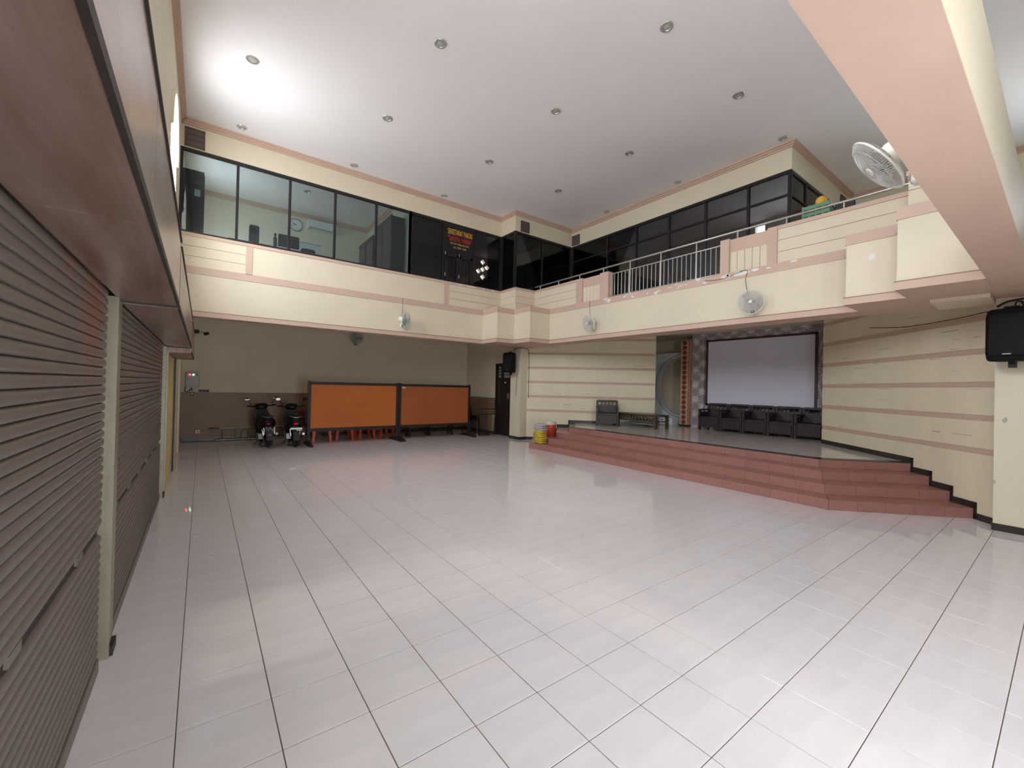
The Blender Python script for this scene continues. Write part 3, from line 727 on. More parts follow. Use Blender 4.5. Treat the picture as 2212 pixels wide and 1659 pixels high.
# ---- parish office sign
sg = empty('office_sign', (5.445, 10.692, 5.545), label='dark sign panel with yellow and red lettering above office door', cat='sign')
MB().box(0, .94, -.012, 0, 0, .775).build('sign_panel', 'sign_black', sg)
def text(name, s, m, x, z, w_, h, parent):
    cu = bpy.data.curves.new(name, 'FONT'); cu.body = s; cu.size = 1; cu.extrude = .0; cu.offset = .003
    ob = bpy.data.objects.new(name+'_src', cu); COL.objects.link(ob); bpy.context.view_layer.update()
    dg = bpy.context.evaluated_depsgraph_get(); me = bpy.data.meshes.new_from_object(ob.evaluated_get(dg)); bpy.data.objects.remove(ob)
    xs = [v.co.x for v in me.vertices]; ys_ = [v.co.y for v in me.vertices]
    sx = w_/(max(xs)-min(xs)); sy = h/(max(ys_)-min(ys_)); x0, y0 = min(xs), min(ys_)
    for v in me.vertices: v.co = ((v.co.x-x0)*sx+x, -.0145, (v.co.y-y0)*sy+z)
    me.materials.clear(); me.materials.append(MATS[m])
    o = bpy.data.objects.new(name, me); COL.objects.link(o); o.parent = parent; return o
text('sign_lettering', 'SEKRETARIAT PAROKI', 'txt_yellow', .09, .50, .80, .155, sg)
text('sign_lettering', '"SANTA MARIA"', 'txt_red', .10, .31, .78, .155, sg)
text('sign_lettering', 'Buka : Senin - Minggu (Kamis Libur)', 'txt_cream', .18, .215, .61, .062, sg)
text('sign_lettering', 'Jam : 07.00 - 15.00', 'txt_cream', .28, .11, .41, .058, sg)
# ---- wall fans
def fan(P, n, axis, r, label, grp, blade='fan_blade', boxm='white_plastic', dz=.12, reach=.16, cord=True):
    P = Vector(P); n = Vector(n).normalized(); ax = Vector(axis).normalized()
    o = empty('wall_fan', P, label=label, cat='fan', group=grp)
    side = Vector((0, 0, 1)).cross(n)
    Mn = Matrix((side, n, Vector((0, 0, 1)))).transposed().to_4x4()
    MB().bev(-.05, .05, 0, .07, -.09, .09, .012, Mn).build('mount_box', boxm, o)
    kb = MB().box(-.03, .03, .07, .074, -.075, -.02, Mn).build('control_panel', 'black', o)
    MB().lathe([(.014, 0), (.012, .014), (0, .015)], 12, Mn @ tr(0, .074, -.045) @ rot('X', -90)).build('speed_knob', 'plate_white', o)
    hub = n*reach+Vector((0, 0, dz))
    MB().tube([Vector(n*.04+Vector((0, 0, .06))), Vector(n*.09+Vector((0, 0, dz*.9))), hub-ax*.02], .022, 10).build('neck', boxm, o, 60)
    q = ax.to_track_quat('Z', 'Y').to_matrix().to_4x4(); Mx = Matrix.Translation(hub) @ q
    MB().lathe([(0, -.15), (.05, -.148), (.074, -.13), (.08, -.04), (.07, .0), (.03, .012), (0, .014)], 20, Mx).build('motor_housing', boxm, o, 50)
    # cage
    def cage(z0, bulge, cnt, nm):
        mb = MB()
        for k in range(cnt):
            a = 2*PI*k/cnt
            pts = [(.06*math.cos(a), .06*math.sin(a), z0+bulge), (r*.55*math.cos(a), r*.55*math.sin(a), z0+bulge*.92), (r*.9*math.cos(a), r*.9*math.sin(a), z0+bulge*.45), (r*math.cos(a), r*math.sin(a), z0)]
            mb.tube(pts, .0013, 4, mx=Mx, caps=False)
        for rr, zz in ((.06, bulge), (r*.5, bulge*.93), (r*.8, bulge*.62)):
            mb.tube([(rr*math.cos(2*PI*k/32), rr*math.sin(2*PI*k/32), z0+zz) for k in range(32)], .0016, 4, closed=True, mx=Mx)
        return mb.build(nm, 'fan_wire', o)
    zc = .055
    cage(zc, .055, 72, 'front_grille'); cage(zc, -.05, 72, 'rear_grille')
    MB().tube([(r*math.cos(2*PI*k/40), r*math.sin(2*PI*k/40), zc) for k in range(40)], .007, 8, closed=True, mx=Mx).build('cage_ring', boxm, o, 60)
    MB().lathe([(0, zc+.058), (.03, zc+.058), (.032, zc+.05), (0, zc+.048)], 20, Mx).build('grille_badge', boxm, o, 50)
    MB().lathe([(0, .02), (.032, .02), (.036, .04), (.03, .07), (0, .075)], 16, Mx).build('hub', blade, o, 50)
    for k in range(3):
        a0 = 2*PI*k/3; rings = []
        for t in range(6):
            rr = .03+(r*.86-.03)*t/5; wd = .35+.55*math.sin(PI*min(1, .25+.7*t/5)); tw = .02
            ring_ = []
            for s_, zz in ((-.5, -tw), (-.2, -.004), (.2, .008), (.5, tw), (.2, .005), (-.2, -.007)):
                an = a0+s_*wd*1.25; ring_.append((rr*math.cos(an), rr*math.sin(an), .048+zz))
            rings.append(ring_)
        MB().loft(rings, Mx).build('blade', blade, o, 50)
    return o
G = 'wall fans fixed round the hall'
fan1 = fan((4.22, 10.638, 3.30), (0, -1, 0), (.60, -.78, -.12), .20, 'white wall fan with green blades below the plain parapet panel', G, 'fan_blade_green', dz=.10)
fan2 = fan((8.10, 7.40, 3.31), (-1, 0, 0), (-.97, .10, -.2), .20, 'pale wall fan on the balcony face under the pillar pair near the stepped corner', G, dz=.08)
fan3 = fan((8.10, 3.50, 3.22), (-1, 0, 0), (-.93, -.36, -.12), .215, 'pale wall fan on the balcony face facing into the hall, under flaked paint', G, dz=.12)
fan((4.10, 14.388, 3.06), (0, -1, 0), (-.15, -.95, -.3), .20, 'grey green wall fan high on the back wall behind the notice boards', G, 'fan_blade_green', 'grey_plastic', dz=.16)
fan((3.70, .572, 3.17), (0, 1, 0), (-.20, .75, -.62), .21, 'cream wall fan hanging from the tie beam above the hall', G, dz=.14, reach=.2)
# supply cords of the fans
def cord(pts, parent, r_=.004, m='cable', name='power_cord'):
    P = [Vector(p) for p in pts]
    sm = []
    for i in range(len(P)-1):
        p0, p1, p2, p3 = P[max(i-1, 0)], P[i], P[i+1], P[min(i+2, len(P)-1)]
        for k in range(6):
            t = k/6; sm.append(.5*((2*p1)+(p2-p0)*t+(2*p0-5*p1+4*p2-p3)*t*t+(3*p1-p0-3*p2+p3)*t**3))
    sm.append(P[-1])
    o = MB().tube(sm, r_, 6).build(name, m, parent, 60); o.matrix_parent_inverse = parent.matrix_basis.inverted(); return o
cord([(4.23, 10.645, 4.0), (4.23, 10.64, 3.8), (4.225, 10.635, 3.6), (4.22, 10.63, 3.39)], fan1)
cord([(8.10, 7.57, 4.0), (8.10, 7.57, 3.8), (8.095, 7.54, 3.62), (8.09, 7.44, 3.52), (8.08, 7.40, 3.40)], fan2)
cord([(8.09, 4.45, 3.93), (8.085, 4.1, 3.90), (8.085, 3.66, 3.98), (8.09, 3.665, 3.8), (8.09, 3.63, 3.6), (8.06, 3.52, 3.32)], fan3)
# ---- loudspeakers on the columns
def speaker(P, rz, label, h=.64, w_=.40, d=.34):
    o = empty('loudspeaker', P, rz, label, 'loudspeaker', 'black loudspeakers hung on the stage columns')
    rings = []
    for z, kx, ky in ((0, .86, .80), (.02, .95, .92), (.10, 1, 1), (h*.5, 1, 1), (h-.10, 1, 1), (h-.02, .95, .9), (h, .82, .75)):
        pts = []
        for k in range(24):
            a = 2*PI*k/24; ca, sa = math.cos(a), math.sin(a)
            x = math.copysign(abs(ca)**.45, ca)*w_/2*kx; y = math.copysign(abs(sa)**.45, sa)*d/2*ky
            if y > 0: x *= 1-.35*(y/(d/2))
            pts.append((x, y, z))
        rings.append(pts)
    MB().loft(rings).build('cabinet', 'speaker_black', o, 50)
    MB().bev(-w_*.42, w_*.42, -d/2-.008, -d/2+.02, .05, h-.05, .02).build('front_grille', 'speaker_black', o)
    MB().box(-.035, .035, -d/2-.011, -d/2-.006, .075, .085).build('maker_badge', 'steel', o)
    MB().box(-.03, .03, .02, .10, -.08, .01).build('bracket', 'black', o); MB().box(-.04, .04, d/2-.06, d/2+.10, .18, .30).build('bracket_arm', 'black', o)
    MB().tube([(-.06, .0, h-.01), (-.06, .0, h+.03), (.06, 0, h+.03), (.06, 0, h-.01)], .012, 8).build('top_handle', 'black', o, 60)
    return o
spk1 = speaker((8.02, 10.93, 2.17), -PI/2+.35, 'black loudspeaker on the column beside the dark wooden door')
spk2 = speaker((7.98, .46, 2.16), -PI/2-.15, 'black loudspeaker on the chipped cream column by the stage steps')
cord([(8.20, 11.0, 2.86), (8.24, 10.98, 2.95), (8.24, 10.80, 2.97), (8.27, 10.66, 2.97), (8.50, 10.66, 2.95), (8.57, 10.64, 2.8), (8.572, 10.63, 2.0), (8.57, 10.62, 1.35)], spk1, .008)
cord([(8.25, 10.86, 2.14), (8.265, 10.87, 1.9), (8.265, 10.89, 1.6), (8.265, 10.90, 1.40)], spk1, .005)
cord([(10.2, 2.34, 2.99), (9.6, 1.72, 2.88), (9.0, 1.12, 2.86), (8.5, .66, 2.87), (8.3, .63, 2.80)], spk2, .006)
cord([(8.235, .60, 2.88), (8.23, .52, 2.93), (8.23, .42, 2.95), (8.22, .30, 2.96), (8.22, .2, 2.97)], spk2, .012)
cord([(8.22, .40, 2.93), (8.20, .38, 2.86), (8.20, .44, 2.86), (8.2, .43, 2.92), (8.20, .36, 2.90)], spk2, .008)
# ---- small fittings on the back wall
pb = empty('power_panel', (-.205, YB, 1.50), label='grey electrical panel with red and green lamps on the back wall', cat='power panel')
MB().bev(-.145, .145, -.14, 0, 0, .40, .008).build('panel_case', 'panel_grey', pb); MB().box(-.125, .125, -.146, -.14, .02, .38).build('panel_door', 'panel_grey', pb)
for x, m in ((-.06, 'led_red'), (.02, 'led_green'), (.09, 'black')): MB().lathe([(.018, 0), (.016, .012), (0, .016)], 12, tr(x, -.146, .33) @ rot('X', 90)).build('indicator_lamp', m, pb, 50)
MB().box(-.105, -.09, -.152, -.146, .20, .24).build('panel_lock', 'black', pb)
for k, x in enumerate((-.03, .05, .13)):
    wd = ('first', 'second', 'third')[k]
    s = empty('wall_switch', (x+.0, YB, 1.35), label=wd+' black rocker switch in the row counted from the electrical panel', cat='switch', group='black switches by the panel')
    MB().bev(-.042, .042, -.02, 0, 0, .085, .004).build('switch_plate', 'grey_plastic', s); MB().box(-.032, .032, -.026, -.02, .012, .072).build('rocker', 'black', s)
s = empty('wall_switch', (-.21, YB, 1.27), label='single black switch below the electrical panel', cat='switch'); MB().bev(-.045, .045, -.03, 0, 0, .09, .004).build('switch_plate', 'black', s); MB().box(-.03, .03, -.035, -.03, .02, .07).build('rocker', 'grey_plastic', s)
s = empty('wall_socket', (-.06, YB-.012, .22), label='white wall socket low on the brown dado', cat='socket'); MB().bev(-.05, .05, -.02, 0, 0, .09, .004).build('socket_plate', 'white_plastic', s); MB().lathe([(.028, 0), (.026, .004), (0, .004)], 14, tr(0, -.02, .045) @ rot('X', 90)).build('socket_face', 'grey_plastic', s)
cord([(-.34, 14.37, 1.50), (-.37, 14.36, 1.42), (-.33, 14.36, 1.36), (-.27, 14.36, 1.40), (-.22, 14.36, 1.47), (-.21, 14.36, 1.37)], pb, .010)
cm = empty('security_camera', (-.10, YB, 3.02), label='small black security camera with arm high on the back wall', cat='camera')
MB().bev(-.09, .01, -.10, 0, -.05, .05, .012).build('camera_base', 'black', cm); MB().tube([(-.02, -.06, 0), (.10, -.12, -.01), (.14, -.14, -.03)], .012, 8).build('camera_arm', 'grey_plastic', cm, 60)
MB().lathe([(0, -.06), (.035, -.06), (.04, -.05), (.04, .05), (.03, .06), (0, .06)], 14, tr(.17, -.16, -.05) @ rot('Y', 70)).build('camera_head', 'black', cm, 50)
# ---- aluminium ladder lying against the dado
ld = empty('ladder', (.33, 14.22, 0), label='grey aluminium ladder lying on its side along the brown dado', cat='ladder')
for z in (.03, .35): MB().tube([(0, 0 if z < .1 else .09, z), (2.75, .0 if z < .1 else .09, z)], .022, 8).build('ladder_rail', 'galvanised', ld, 60)
for k in range(9): MB().tube([(.17+k*.31, 0, .03), (.17+k*.31, .09, .35)], .014, 8).build('ladder_rung', 'galvanised', ld, 60)
MB().tube([(.62, -.02, .03), (.64, .0, .25), (.74, .03, .285), (1.7, .03, .30)], .012, 8).build('ladder_brace', 'galvanised', ld, 60)
MB().box(-.16, .1, .02, .10, .335, .37).build('ladder_foot', 'black', ld)
# ---- parked scooters
def scooter(P, rz, lean, label, lit):
    o = empty('motor_scooter', P, rz, label, 'scooter', 'scooters parked by the back wall')
    o.rotation_euler = (0, lean, rz)
    def wheel(y):
        wm = MB().lathe([(.19, -.045), (.235, -.05), (.262, -.03), (.27, 0), (.262, .03), (.235, .05), (.19, .045)], 28, tr(0, y, .27) @ rot('Y', 90)).build('wheel', 'tyre', o, 50)
        rb = MB().lathe([(.185, -.03), (.192, 0), (.185, .03)], 24, tr(0, y, .27) @ rot('Y', 90))
        for k in range(5):
            a = 2*PI*k/5; rb.tube([(0, y, .27), (0, y+.185*math.cos(a), .27+.185*math.sin(a))], .014, 6)
        rb.build('rim', 'scooter_grey', wm, 50)
    wheel(0); wheel(1.26)
    def ell(y, zc, w_, h, n=14, p=.7):
        return [(math.copysign(abs(math.cos(2*PI*k/n))**p, math.cos(2*PI*k/n))*w_, y, zc+math.copysign(abs(math.sin(2*PI*k/n))**p, math.sin(2*PI*k/n))*h) for k in range(n)]
    MB().loft([ell(-.22, .68, .05, .03), ell(-.17, .66, .15, .09), ell(.0, .62, .19, .14), ell(.25, .55, .195, .19), ell(.48, .46, .15, .20), ell(.6, .38, .12, .12)]).build('tail_body', 'scooter_black', o, 50)
    MB().loft([ell(-.20, .755, .07, .03), ell(-.1, .775, .11, .045), ell(.2, .765, .13, .05), ell(.5, .72, .12, .05), ell(.64, .66, .06, .03)]).build('seat', 'tyre', o, 50)
    MB().box(-.10, .10, .55, .98, .28, .34).build('footboard', 'scooter_black', o)
    MB().loft([ell(.93, .34, .16, .05), ell(.97, .55, .19, .05), ell(1.02, .78, .20, .06), ell(1.0, .95, .12, .05)]).build('leg_shield', 'scooter_black', o, 50)
    MB().loft([ell(.86, 1.0, .08, .03), ell(.92, 1.02, .15, .07), ell(1.02, 1.0, .14, .09), ell(1.1, .94, .07, .05)]).build('dash_cowl', 'scooter_black', o, 50)
    MB().tube([(-.34, .80, 1.04), (-.22, .86, 1.02), (0, .93, 1.0), (.22, .86, 1.02), (.34, .80, 1.04)], .016, 8).build('handlebar', 'scooter_black', o, 60)
    for s in (-1, 1):
        MB().tube([(s*.24, .87, 1.02), (s*.27, .88, 1.12), (s*.30, .87, 1.18)], .008, 6).build('mirror_stem', 'black', o, 60)
        mh = MB().lathe([(0, -.012), (.05, -.012), (.056, 0), (.05, .006), (0, .007)], 16, tr(s*.33, .86, 1.22) @ rot('X', 84) @ Matrix.Diagonal((1.25, .75, 1, 1))).build('mirror_shell', 'scooter_grey', o, 50)
        MB().lathe([(0, .008), (.046, .0075)], 16, tr(s*.33, .86, 1.22) @ rot('X', 84) @ Matrix.Diagonal((1.25, .75, 1, 1))).build('mirror_glass', 'mirror', mh)
        MB().tube([(s*.05, 1.05, .80), (s*.06, 1.2, .45), (s*.06, 1.26, .28)], .022, 8).build('fork', 'scooter_grey', o, 60)
        MB().tube([(s*.11, .10, .80), (s*.13, -.14, .81), (s*.06, -.24, .79), (0, -.25, .785)], .014, 8).build('grab_rail', 'chrome' if lit else 'scooter_grey', o, 60)
        MB().tube([(s*.12, .12, .60), (s*.10, -.05, .30)], .026, 10).build('shock_absorber', 'chrome', o, 60)
    MB().loft([ell(-.245, .62, .02, .015), ell(-.22, .62, .055, .025), ell(-.17, .62, .07, .035)]).build('tail_lamp', 'tail_lit' if lit else 'tail_red', o, 50)
    mg = MB(); mg.loft([[(-.075, -.20, .56), (.075, -.20, .56), (.075, -.17, .56), (-.075, -.17, .56)], [(-.07, -.33, .30), (.07, -.33, .30), (.07, -.31, .29), (-.07, -.31, .29)], [(-.06, -.35, .22), (.06, -.35, .22), (.06, -.33, .21), (-.06, -.33, .21)]])
    g = mg.build('mudguard', 'black', o)
    if lit:
        MB().box(-.135, .135, -.285, -.275, .485, .53).build('number_plate', 'plate_white', g); MB().box(.0, .13, -.29, -.28, .455, .475).build('number_plate', 'plate_white', g)
    else:
        pts = [(-.12, -.27, .54), (-.10, -.27, .44), (-.06, -.27, .53), (-.02, -.27, .46), (.02, -.27, .53), (.06, -.27, .46), (.12, -.27, .55), (.10, -.27, .43)]
        MB().tube(pts, .007, 6).build('plate_sticker', 'plate_white', g, 60)
        MB().box(-.04, .03, -.33, -.32, .33, .36).build('reflector', 'tail_red', g)
        for s in (-1, 1): MB().box(s*.115-.012, s*.115+.012, -.26, -.25, .36, .54).build('side_trim', 'plate_white', g)
    MB().tube([(.13, .55, .22), (.16, .3, .26), (.17, .05, .30), (.17, -.22, .36)], [.02, .03, .05, .045], 12).build('exhaust', 'scooter_grey', o, 60)
    MB().lathe([(.026, 0), (.026, .012), (0, .012)], 12, tr(.17, -.215, .36) @ rot('X', 90)).build('exhaust_tip', 'chrome', o, 50)
    MB().box(-.20, -.10, .05, .45, .22, .36).build('engine_case', 'scooter_grey', o)
    MB().tube([(-.10, .52, .24), (-.26, .50, .03)], .012, 8).build('side_stand', 'black', o, 60)
    MB().tube([(-.12, .30, .20), (-.15, .22, .02), (.15, .22, .02), (.12, .30, .20)], .013, 8).build('centre_stand', 'black', o, 60)
    MB().loft([ell(1.0, .60, .05, .02), ell(1.26, .57, .07, .03), ell(1.5, .48, .05, .02)]).build('front_fender', 'scooter_black', o, 50)
    return o
scooter((1.40, 12.30, .008), .03, -.05, 'black scooter with white tail trim beside the aluminium ladder', False)
scooter((1.99, 12.10, .004), -.06, -.02, 'black scooter with white number plate next to the orange board', True)
# ---- notice boards on stands
def board(x0, x1, y, panel, label, left_leg=True, tag_card=False):
    o = empty('notice_board', (x0, y, 0), label=label, cat='notice board', group='framed notice boards on feet')
    W = x1-x0; zb, zt = .40, 1.72; f = .075
    MB().box(0, W, -.02, .02, zt-f, zt).build('frame_rail', 'wood_dark', o); MB().box(0, W, -.02, .02, zb-.03, zb+f-.02).build('frame_rail', 'wood_dark', o)
    MB().box(f, W-f, -.012, .012, zb+f-.02, zt-f).build('board_panel', panel, o)
    for x in (0, W-f):
        MB().box(x, x+f, -.028, .028, .05, zt+.02).build('frame_post', 'wood_dark', o)
        ft = MB(); ft.loft([[(x-.005, -.48, 0), (x+f+.005, -.48, 0), (x+f+.005, -.48, .03), (x-.005, -.48, .03)], [(x-.005, -.05, 0), (x+f+.005, -.05, 0), (x+f+.005, -.05, .12), (x-.005, -.05, .12)], [(x-.005, .05, 0), (x+f+.005, .05, 0), (x+f+.005, .05, .12), (x-.005, .05, .12)], [(x-.005, .48, 0), (x+f+.005, .48, 0), (x+f+.005, .48, .03), (x-.005, .48, .03)]])
        ft.build('foot', 'wood_dark', o)
    if tag_card: MB().box(.10, .20, -.016, -.012, zt-f-.06, zt-f-.02).build('paper_tag', 'plate_white', o)
    return o
board(2.30, 4.83, 12.30, 'orange_board', 'bright orange notice board on wooden feet beside the scooters')
board(4.85, 7.38, 12.33, 'orange_board_shaded', 'orange notice board darkened by painted shade, with a small paper tag, beside the dark door', tag_card=True)
# ---- red plastic chairs behind the boards
def red_chair(P, rz, label, z=0, m='red_plastic', grp='red plastic chairs behind the notice boards'):
    o = empty('plastic_chair', (P[0], P[1], z), rz, label, 'chair', grp)
    for sx in (-1, 1):
        for sy in (-1, 1):
            x, y = sx*.19, sy*.19; q = .022
            MB().loft([[(x+sx*.04+a*q*1.4, y+sy*.04+b*q*1.4, 0) for a, b in ((-1, -1), (1, -1), (1, 1), (-1, 1))], [(x+a*q*2, y+b*q*2, .42) for a, b in ((-1, -1), (1, -1), (1, 1), (-1, 1))]]).build('leg', m, o)
    MB().bev(-.23, .23, -.23, .23, .40, .44, .01).build('seat', m, o)
    rings = []
    for k in range(6):
        t = k/5; z_ = .43+t*.40; y = .20+t*.10; w_ = .21-.02*t
        rings.append([(-w_, y-.03, z_), (0, y+.01, z_), (w_, y-.03, z_), (w_, y-.012, z_), (0, y+.03, z_), (-w_, y-.012, z_)])
    MB().loft(rings).build('backrest', m, o)
    for s in (-1, 1): MB().tube([(s*.22, .2, .66), (s*.24, .0, .65), (s*.24, -.16, .62), (s*.22, -.2, .44)], .017, 6).build('armrest', m, o, 60)
    return o
for k, x in enumerate((2.85, 3.47, 4.09, 4.71)):
    red_chair((x, 13.14+.05*(k % 2), 0), .1*(k-1.5), ('first', 'second', 'third', 'fourth')[k]+' red plastic chair behind the bright orange board, counted from the scooters')
red_chair((2.55, 13.72), .0, 'dark red plastic chair behind the scooter with number plate', m='red_dark', grp=None)
# ---- dark folded bench and chairs near the far board
bn = empty('wooden_bench', (6.3, 13.1, 0), label='dark low wooden bench under the orange board with the paper tag', cat='bench')
MB().bev(-.95, .95, -.17, .17, .40, .45, .006).build('seat', 'wood_dark', bn)
for x in (-.8, -.1, .75):
    for y in (-.12, .12): MB().box(x-.03, x+.03, y-.03, y+.03, 0, .40).build('leg', 'wood_dark', bn)
MB().box(-.8, .78, -.02, .02, .12, .17).build('stretcher', 'wood_dark', bn)
def steel_chair(P, rz, label, z=0):
    o = empty('stacking_chair', (P[0], P[1], z), rz, label, 'chair', 'black padded chairs stacked by the trolley')
    MB().bev(-.21, .21, -.21, .21, .43, .48, .02).build('seat', 'speaker_black', o); MB().bev(-.20, .20, .20, .24, .56, .84, .015).build('backrest', 'speaker_black', o)
    for s in (-1, 1):
        MB().tube([(s*.21, -.22, 0), (s*.21, -.18, .44), (s*.21, .16, .44), (s*.20, .22, .85)], .012, 6).build('leg', 'black', o, 60)
        MB().tube([(s*.21, .26, 0), (s*.21, .10, .44)], .012, 6).build('leg', 'black', o, 60)
    return o
for k in range(3): steel_chair((8.02, 13.25), PI*.55, ('black padded chair at the bottom of the low stack behind the trolley', 'black padded chair in the middle of the low stack behind the trolley', 'black padded chair topmost in the low stack behind the trolley')[k], k*.07)
# ---- flat trolley
tl = empty('platform_trolley', (7.50, 12.02, 0), -.10, 'black tubular trolley frame standing before the dark door', 'trolley')
MB().tube([(0, 0, .12), (0, 0, .88), (.03, 0, .93), (.66, 0, .93), (.70, 0, .88), (.66, .0, .22), (.58, 0, .12)], .017, 8).build('handle_frame', 'black', tl, 60)
MB().tube([(.02, 0, .75), (.69, 0, .75)], .013, 8).build('cross_bar', 'black', tl, 60); MB().tube([(.34, 0, .75), (.31, 0, .12)], .013, 8).build('upright', 'black', tl, 60)
MB().box(-.02, .62, .0, .75, .10, .135).build('platform', 'black', tl)
for x in (.03, .56):
    for y in (.05, .68):
        MB().lathe([(.05, -.014), (.05, .014)], 14, tr(x, y, .05) @ rot('Y', 90)).build('caster', 'galvanised', tl, 50)
# ---- foil wrapped bundle and sweets bucket on the steps
fb = empty('foil_bundle', (7.65, 8.90, .147), PI/2+.1, 'stack of gold and silver wrapped packets on the lower step', 'packet stack')
z = 0
for k in range(9):
    h = .058 if k < 5 else .062; m = 'gold_foil' if k < 6 else 'silver_foil'
    dx, dy = random.uniform(-.015, .015), random.uniform(-.012, .012); wv = .15 if k < 6 else .17
    rings = []
    for (zz, s_) in ((0, .8), (.016, .98), (h*.5, 1.03), (h-.016, .98), (h, .8)):
        rings.append([(dx+(wv*s_)*math.copysign(abs(math.cos(2*PI*q/16))**.18, math.cos(2*PI*q/16)), dy+(.12*s_)*math.copysign(abs(math.sin(2*PI*q/16))**.18, math.sin(2*PI*q/16)), z+zz+random.uniform(-.004, .004)*(1 if k > 4 else .2)) for q in range(16)])
    MB().loft(rings).build('packet', m, fb, 60); z += h
bk = empty('plastic_tub', (8.25, 9.16, .294), 0, 'red plastic tub with clear lid on the second step', 'tub')
MB().lathe([(.14, 0), (.155, .02), (.17, .30), (.168, .34)], 28).build('tub_body', 'bucket_red', bk, 50)
MB().lathe([(.172, .33), (.175, .345), (.175, .37), (.168, .385), (.15, .40), (.145, .43), (0, .44)], 28).build('lid', 'clear_lid', bk, 50)
MB().box(-.172, -.166, -.05, .06, .08, .26).build('label_patch', 'red_plastic', bk)
bg_ = empty('carrier_bag', (8.56, 9.46, .294), 0, 'black bag slumped behind the red plastic tub', 'bag')
MB().loft([[(.16*math.cos(2*PI*q/14)*s_, .15*math.sin(2*PI*q/14)*s_, zz) for q in range(14)] for zz, s_ in ((0, .9), (.04, 1.05), (.16, .95), (.26, .5), (.30, .25))]).build('bag_body', 'black', bg_, 60)
# ---- wooden stage armchairs
SZ = RISE*4+.001
def armchair(P, rz, label, m, grp, w_=.64):
    o = empty('wooden_armchair', (P[0], P[1], SZ), rz, label, 'armchair', grp)
    hw = w_/2     # front faces -y
    for s in (-1, 1):
        MB().box(s*hw-.03*(s > 0)-.0, s*hw+.06*(s < 0)-.03*(s > 0)-.0+(.03 if s > 0 else 0), -.27, -.21, 0, .56).build('leg', m, o)
        x0 = s*hw if s < 0 else s*hw-.06
        MB().loft([[(x0, .20, 0), (x0+.06, .20, 0), (x0+.06, .26, 0), (x0, .26, 0)], [(x0, .20, .42), (x0+.06, .20, .42), (x0+.06, .26, .42), (x0, .26, .42)], [(x0, .27, .76), (x0+.06, .27, .76), (x0+.06, .32, .76), (x0, .32, .76)]]).build('leg', m, o)
        MB().bev(x0-.005, x0+.065, -.29, .28, .56, .60, .008).build('armrest', m, o); MB().box(x0+.02, x0+.04, -.21, .20, .10, .52).build('side_panel', m, o)
    MB().bev(-hw+.02, hw-.02, -.27, .24, .33, .39, .008).build('seat', m, o)
    MB().box(-hw+.05, hw-.05, -.255, -.235, .10, .33).build('front_apron', m, o); MB().box(-hw+.05, hw-.05, -.25, -.22, .08, .13).build('stretcher', m, o)
    Mb = tr(0, .20, .42) @ rot('X', -11)
    MB().bev(-hw+.04, hw-.04, 0, .04, .30, .36, .006, Mb).build('top_rail', m, o); MB().box(-hw+.04, hw-.04, .002, .035, .185, .21, Mb).build('back_rail', m, o)
    MB().box(-hw+.05, hw-.05, .008, .028, -.02, .185, Mb).build('back_panel', m, o)
    for k in range(6):
        x = -hw+.05+(2*hw-.1)*k/5
        MB().lathe([(.010, .21), (.020, .225), (.012, .24), (.012, .27), (.020, .285), (.012, .30)], 8, Mb @ tr(x, .02, 0)).build('spindle', m, o, 50)
    return o
armchair((10.02, 8.55), -PI*.27, 'single brown wooden armchair with spindled back against the striped wall', 'wood_chair', None, .66)
for k in range(5):
    armchair((11.98, 6.26-k*.615), -PI/2, ('first', 'second', 'third', 'fourth', 'fifth')[k]+' dark wooden armchair from the dotted pillar, below the projection screen', 'wood_bench', 'row of dark armchairs on the stage', .60)
# ---- low carved table
lt = empty('low_table', (10.72, 7.80, SZ), -.10, 'low brown carved wooden table with pale slatted shelf', 'table')
MB().bev(-.28, .28, -.78, .78, .37, .40, .008).build('tabletop', 'wood_table', lt)
for sx in (-1, 1):
    for sy in (-1, 1): MB().box(sx*.24-.035, sx*.24+.035, sy*.73-.035, sy*.73+.035, 0, .37).build('leg', 'wood_table', lt)
for sx in (-1, 1):
    MB().box(sx*.24-.012, sx*.24+.012, -.70, .70, .34, .37).build('apron_rail', 'wood_table', lt); MB().box(sx*.24-.012, sx*.24+.012, -.70, .70, .18, .21).build('apron_rail', 'wood_table', lt)
for k in range(11):
    y = -.62+k*.124
    MB().lathe([(.012, 0), (.03, .03), (.045, .065), (.03, .10), (.012, .13)], 8, tr(-.24, y, .21)).build('carved_spindle', 'wood_table', lt, 50)
for k in range(5): MB().box(-.20+k*.09, -.14+k*.09, -.70, .50, .10, .12).build('shelf_slat', 'slat_pale', lt)
# ---- projection screen
ps = empty('projection_screen', (12.50, 5.32, 1.28), label='large blank projection screen in a thin maroon frame', cat='screen')
MB().box(-.005, .012, -1.40, 1.40, .05, 1.95).build('screen_cloth', 'screen', ps)
for a in ((-1.45, 1.45, 0, .055), (-1.45, 1.45, 1.945, 2.0), (-1.45, -1.395, 0, 2.0), (1.395, 1.45, 0, 2.0)): MB().box(-.02, .018, *a).build('screen_frame', 'screen_frame', ps)
# ---- dotted pillar
dp = empty('dotted_pillar', (12.30, 7.36, SZ), label='beige decor pillar with a column of dark red discs', cat='pillar')
MB().box(0, .25, -.15, .15, .0, 2.72).build('pillar_body', 'pillar_beige', dp); MB().box(-.006, .0, -.13, -.115, .05, 2.7).build('pillar_stripe', 'dot_red', dp)
MB().box(-.01, .26, -.16, .16, 0, .05).build('pillar_base', 'black', dp)
disc = MB().lathe([(.070, 0), (.070, .010), (.06, .014), (0, .014)], 20).mesh('red_disc', 'dot_red', 50)
for k in range(17): inst('red_disc', disc, dp, (0, .02, .13+k*.157), (0, -PI/2, 0))
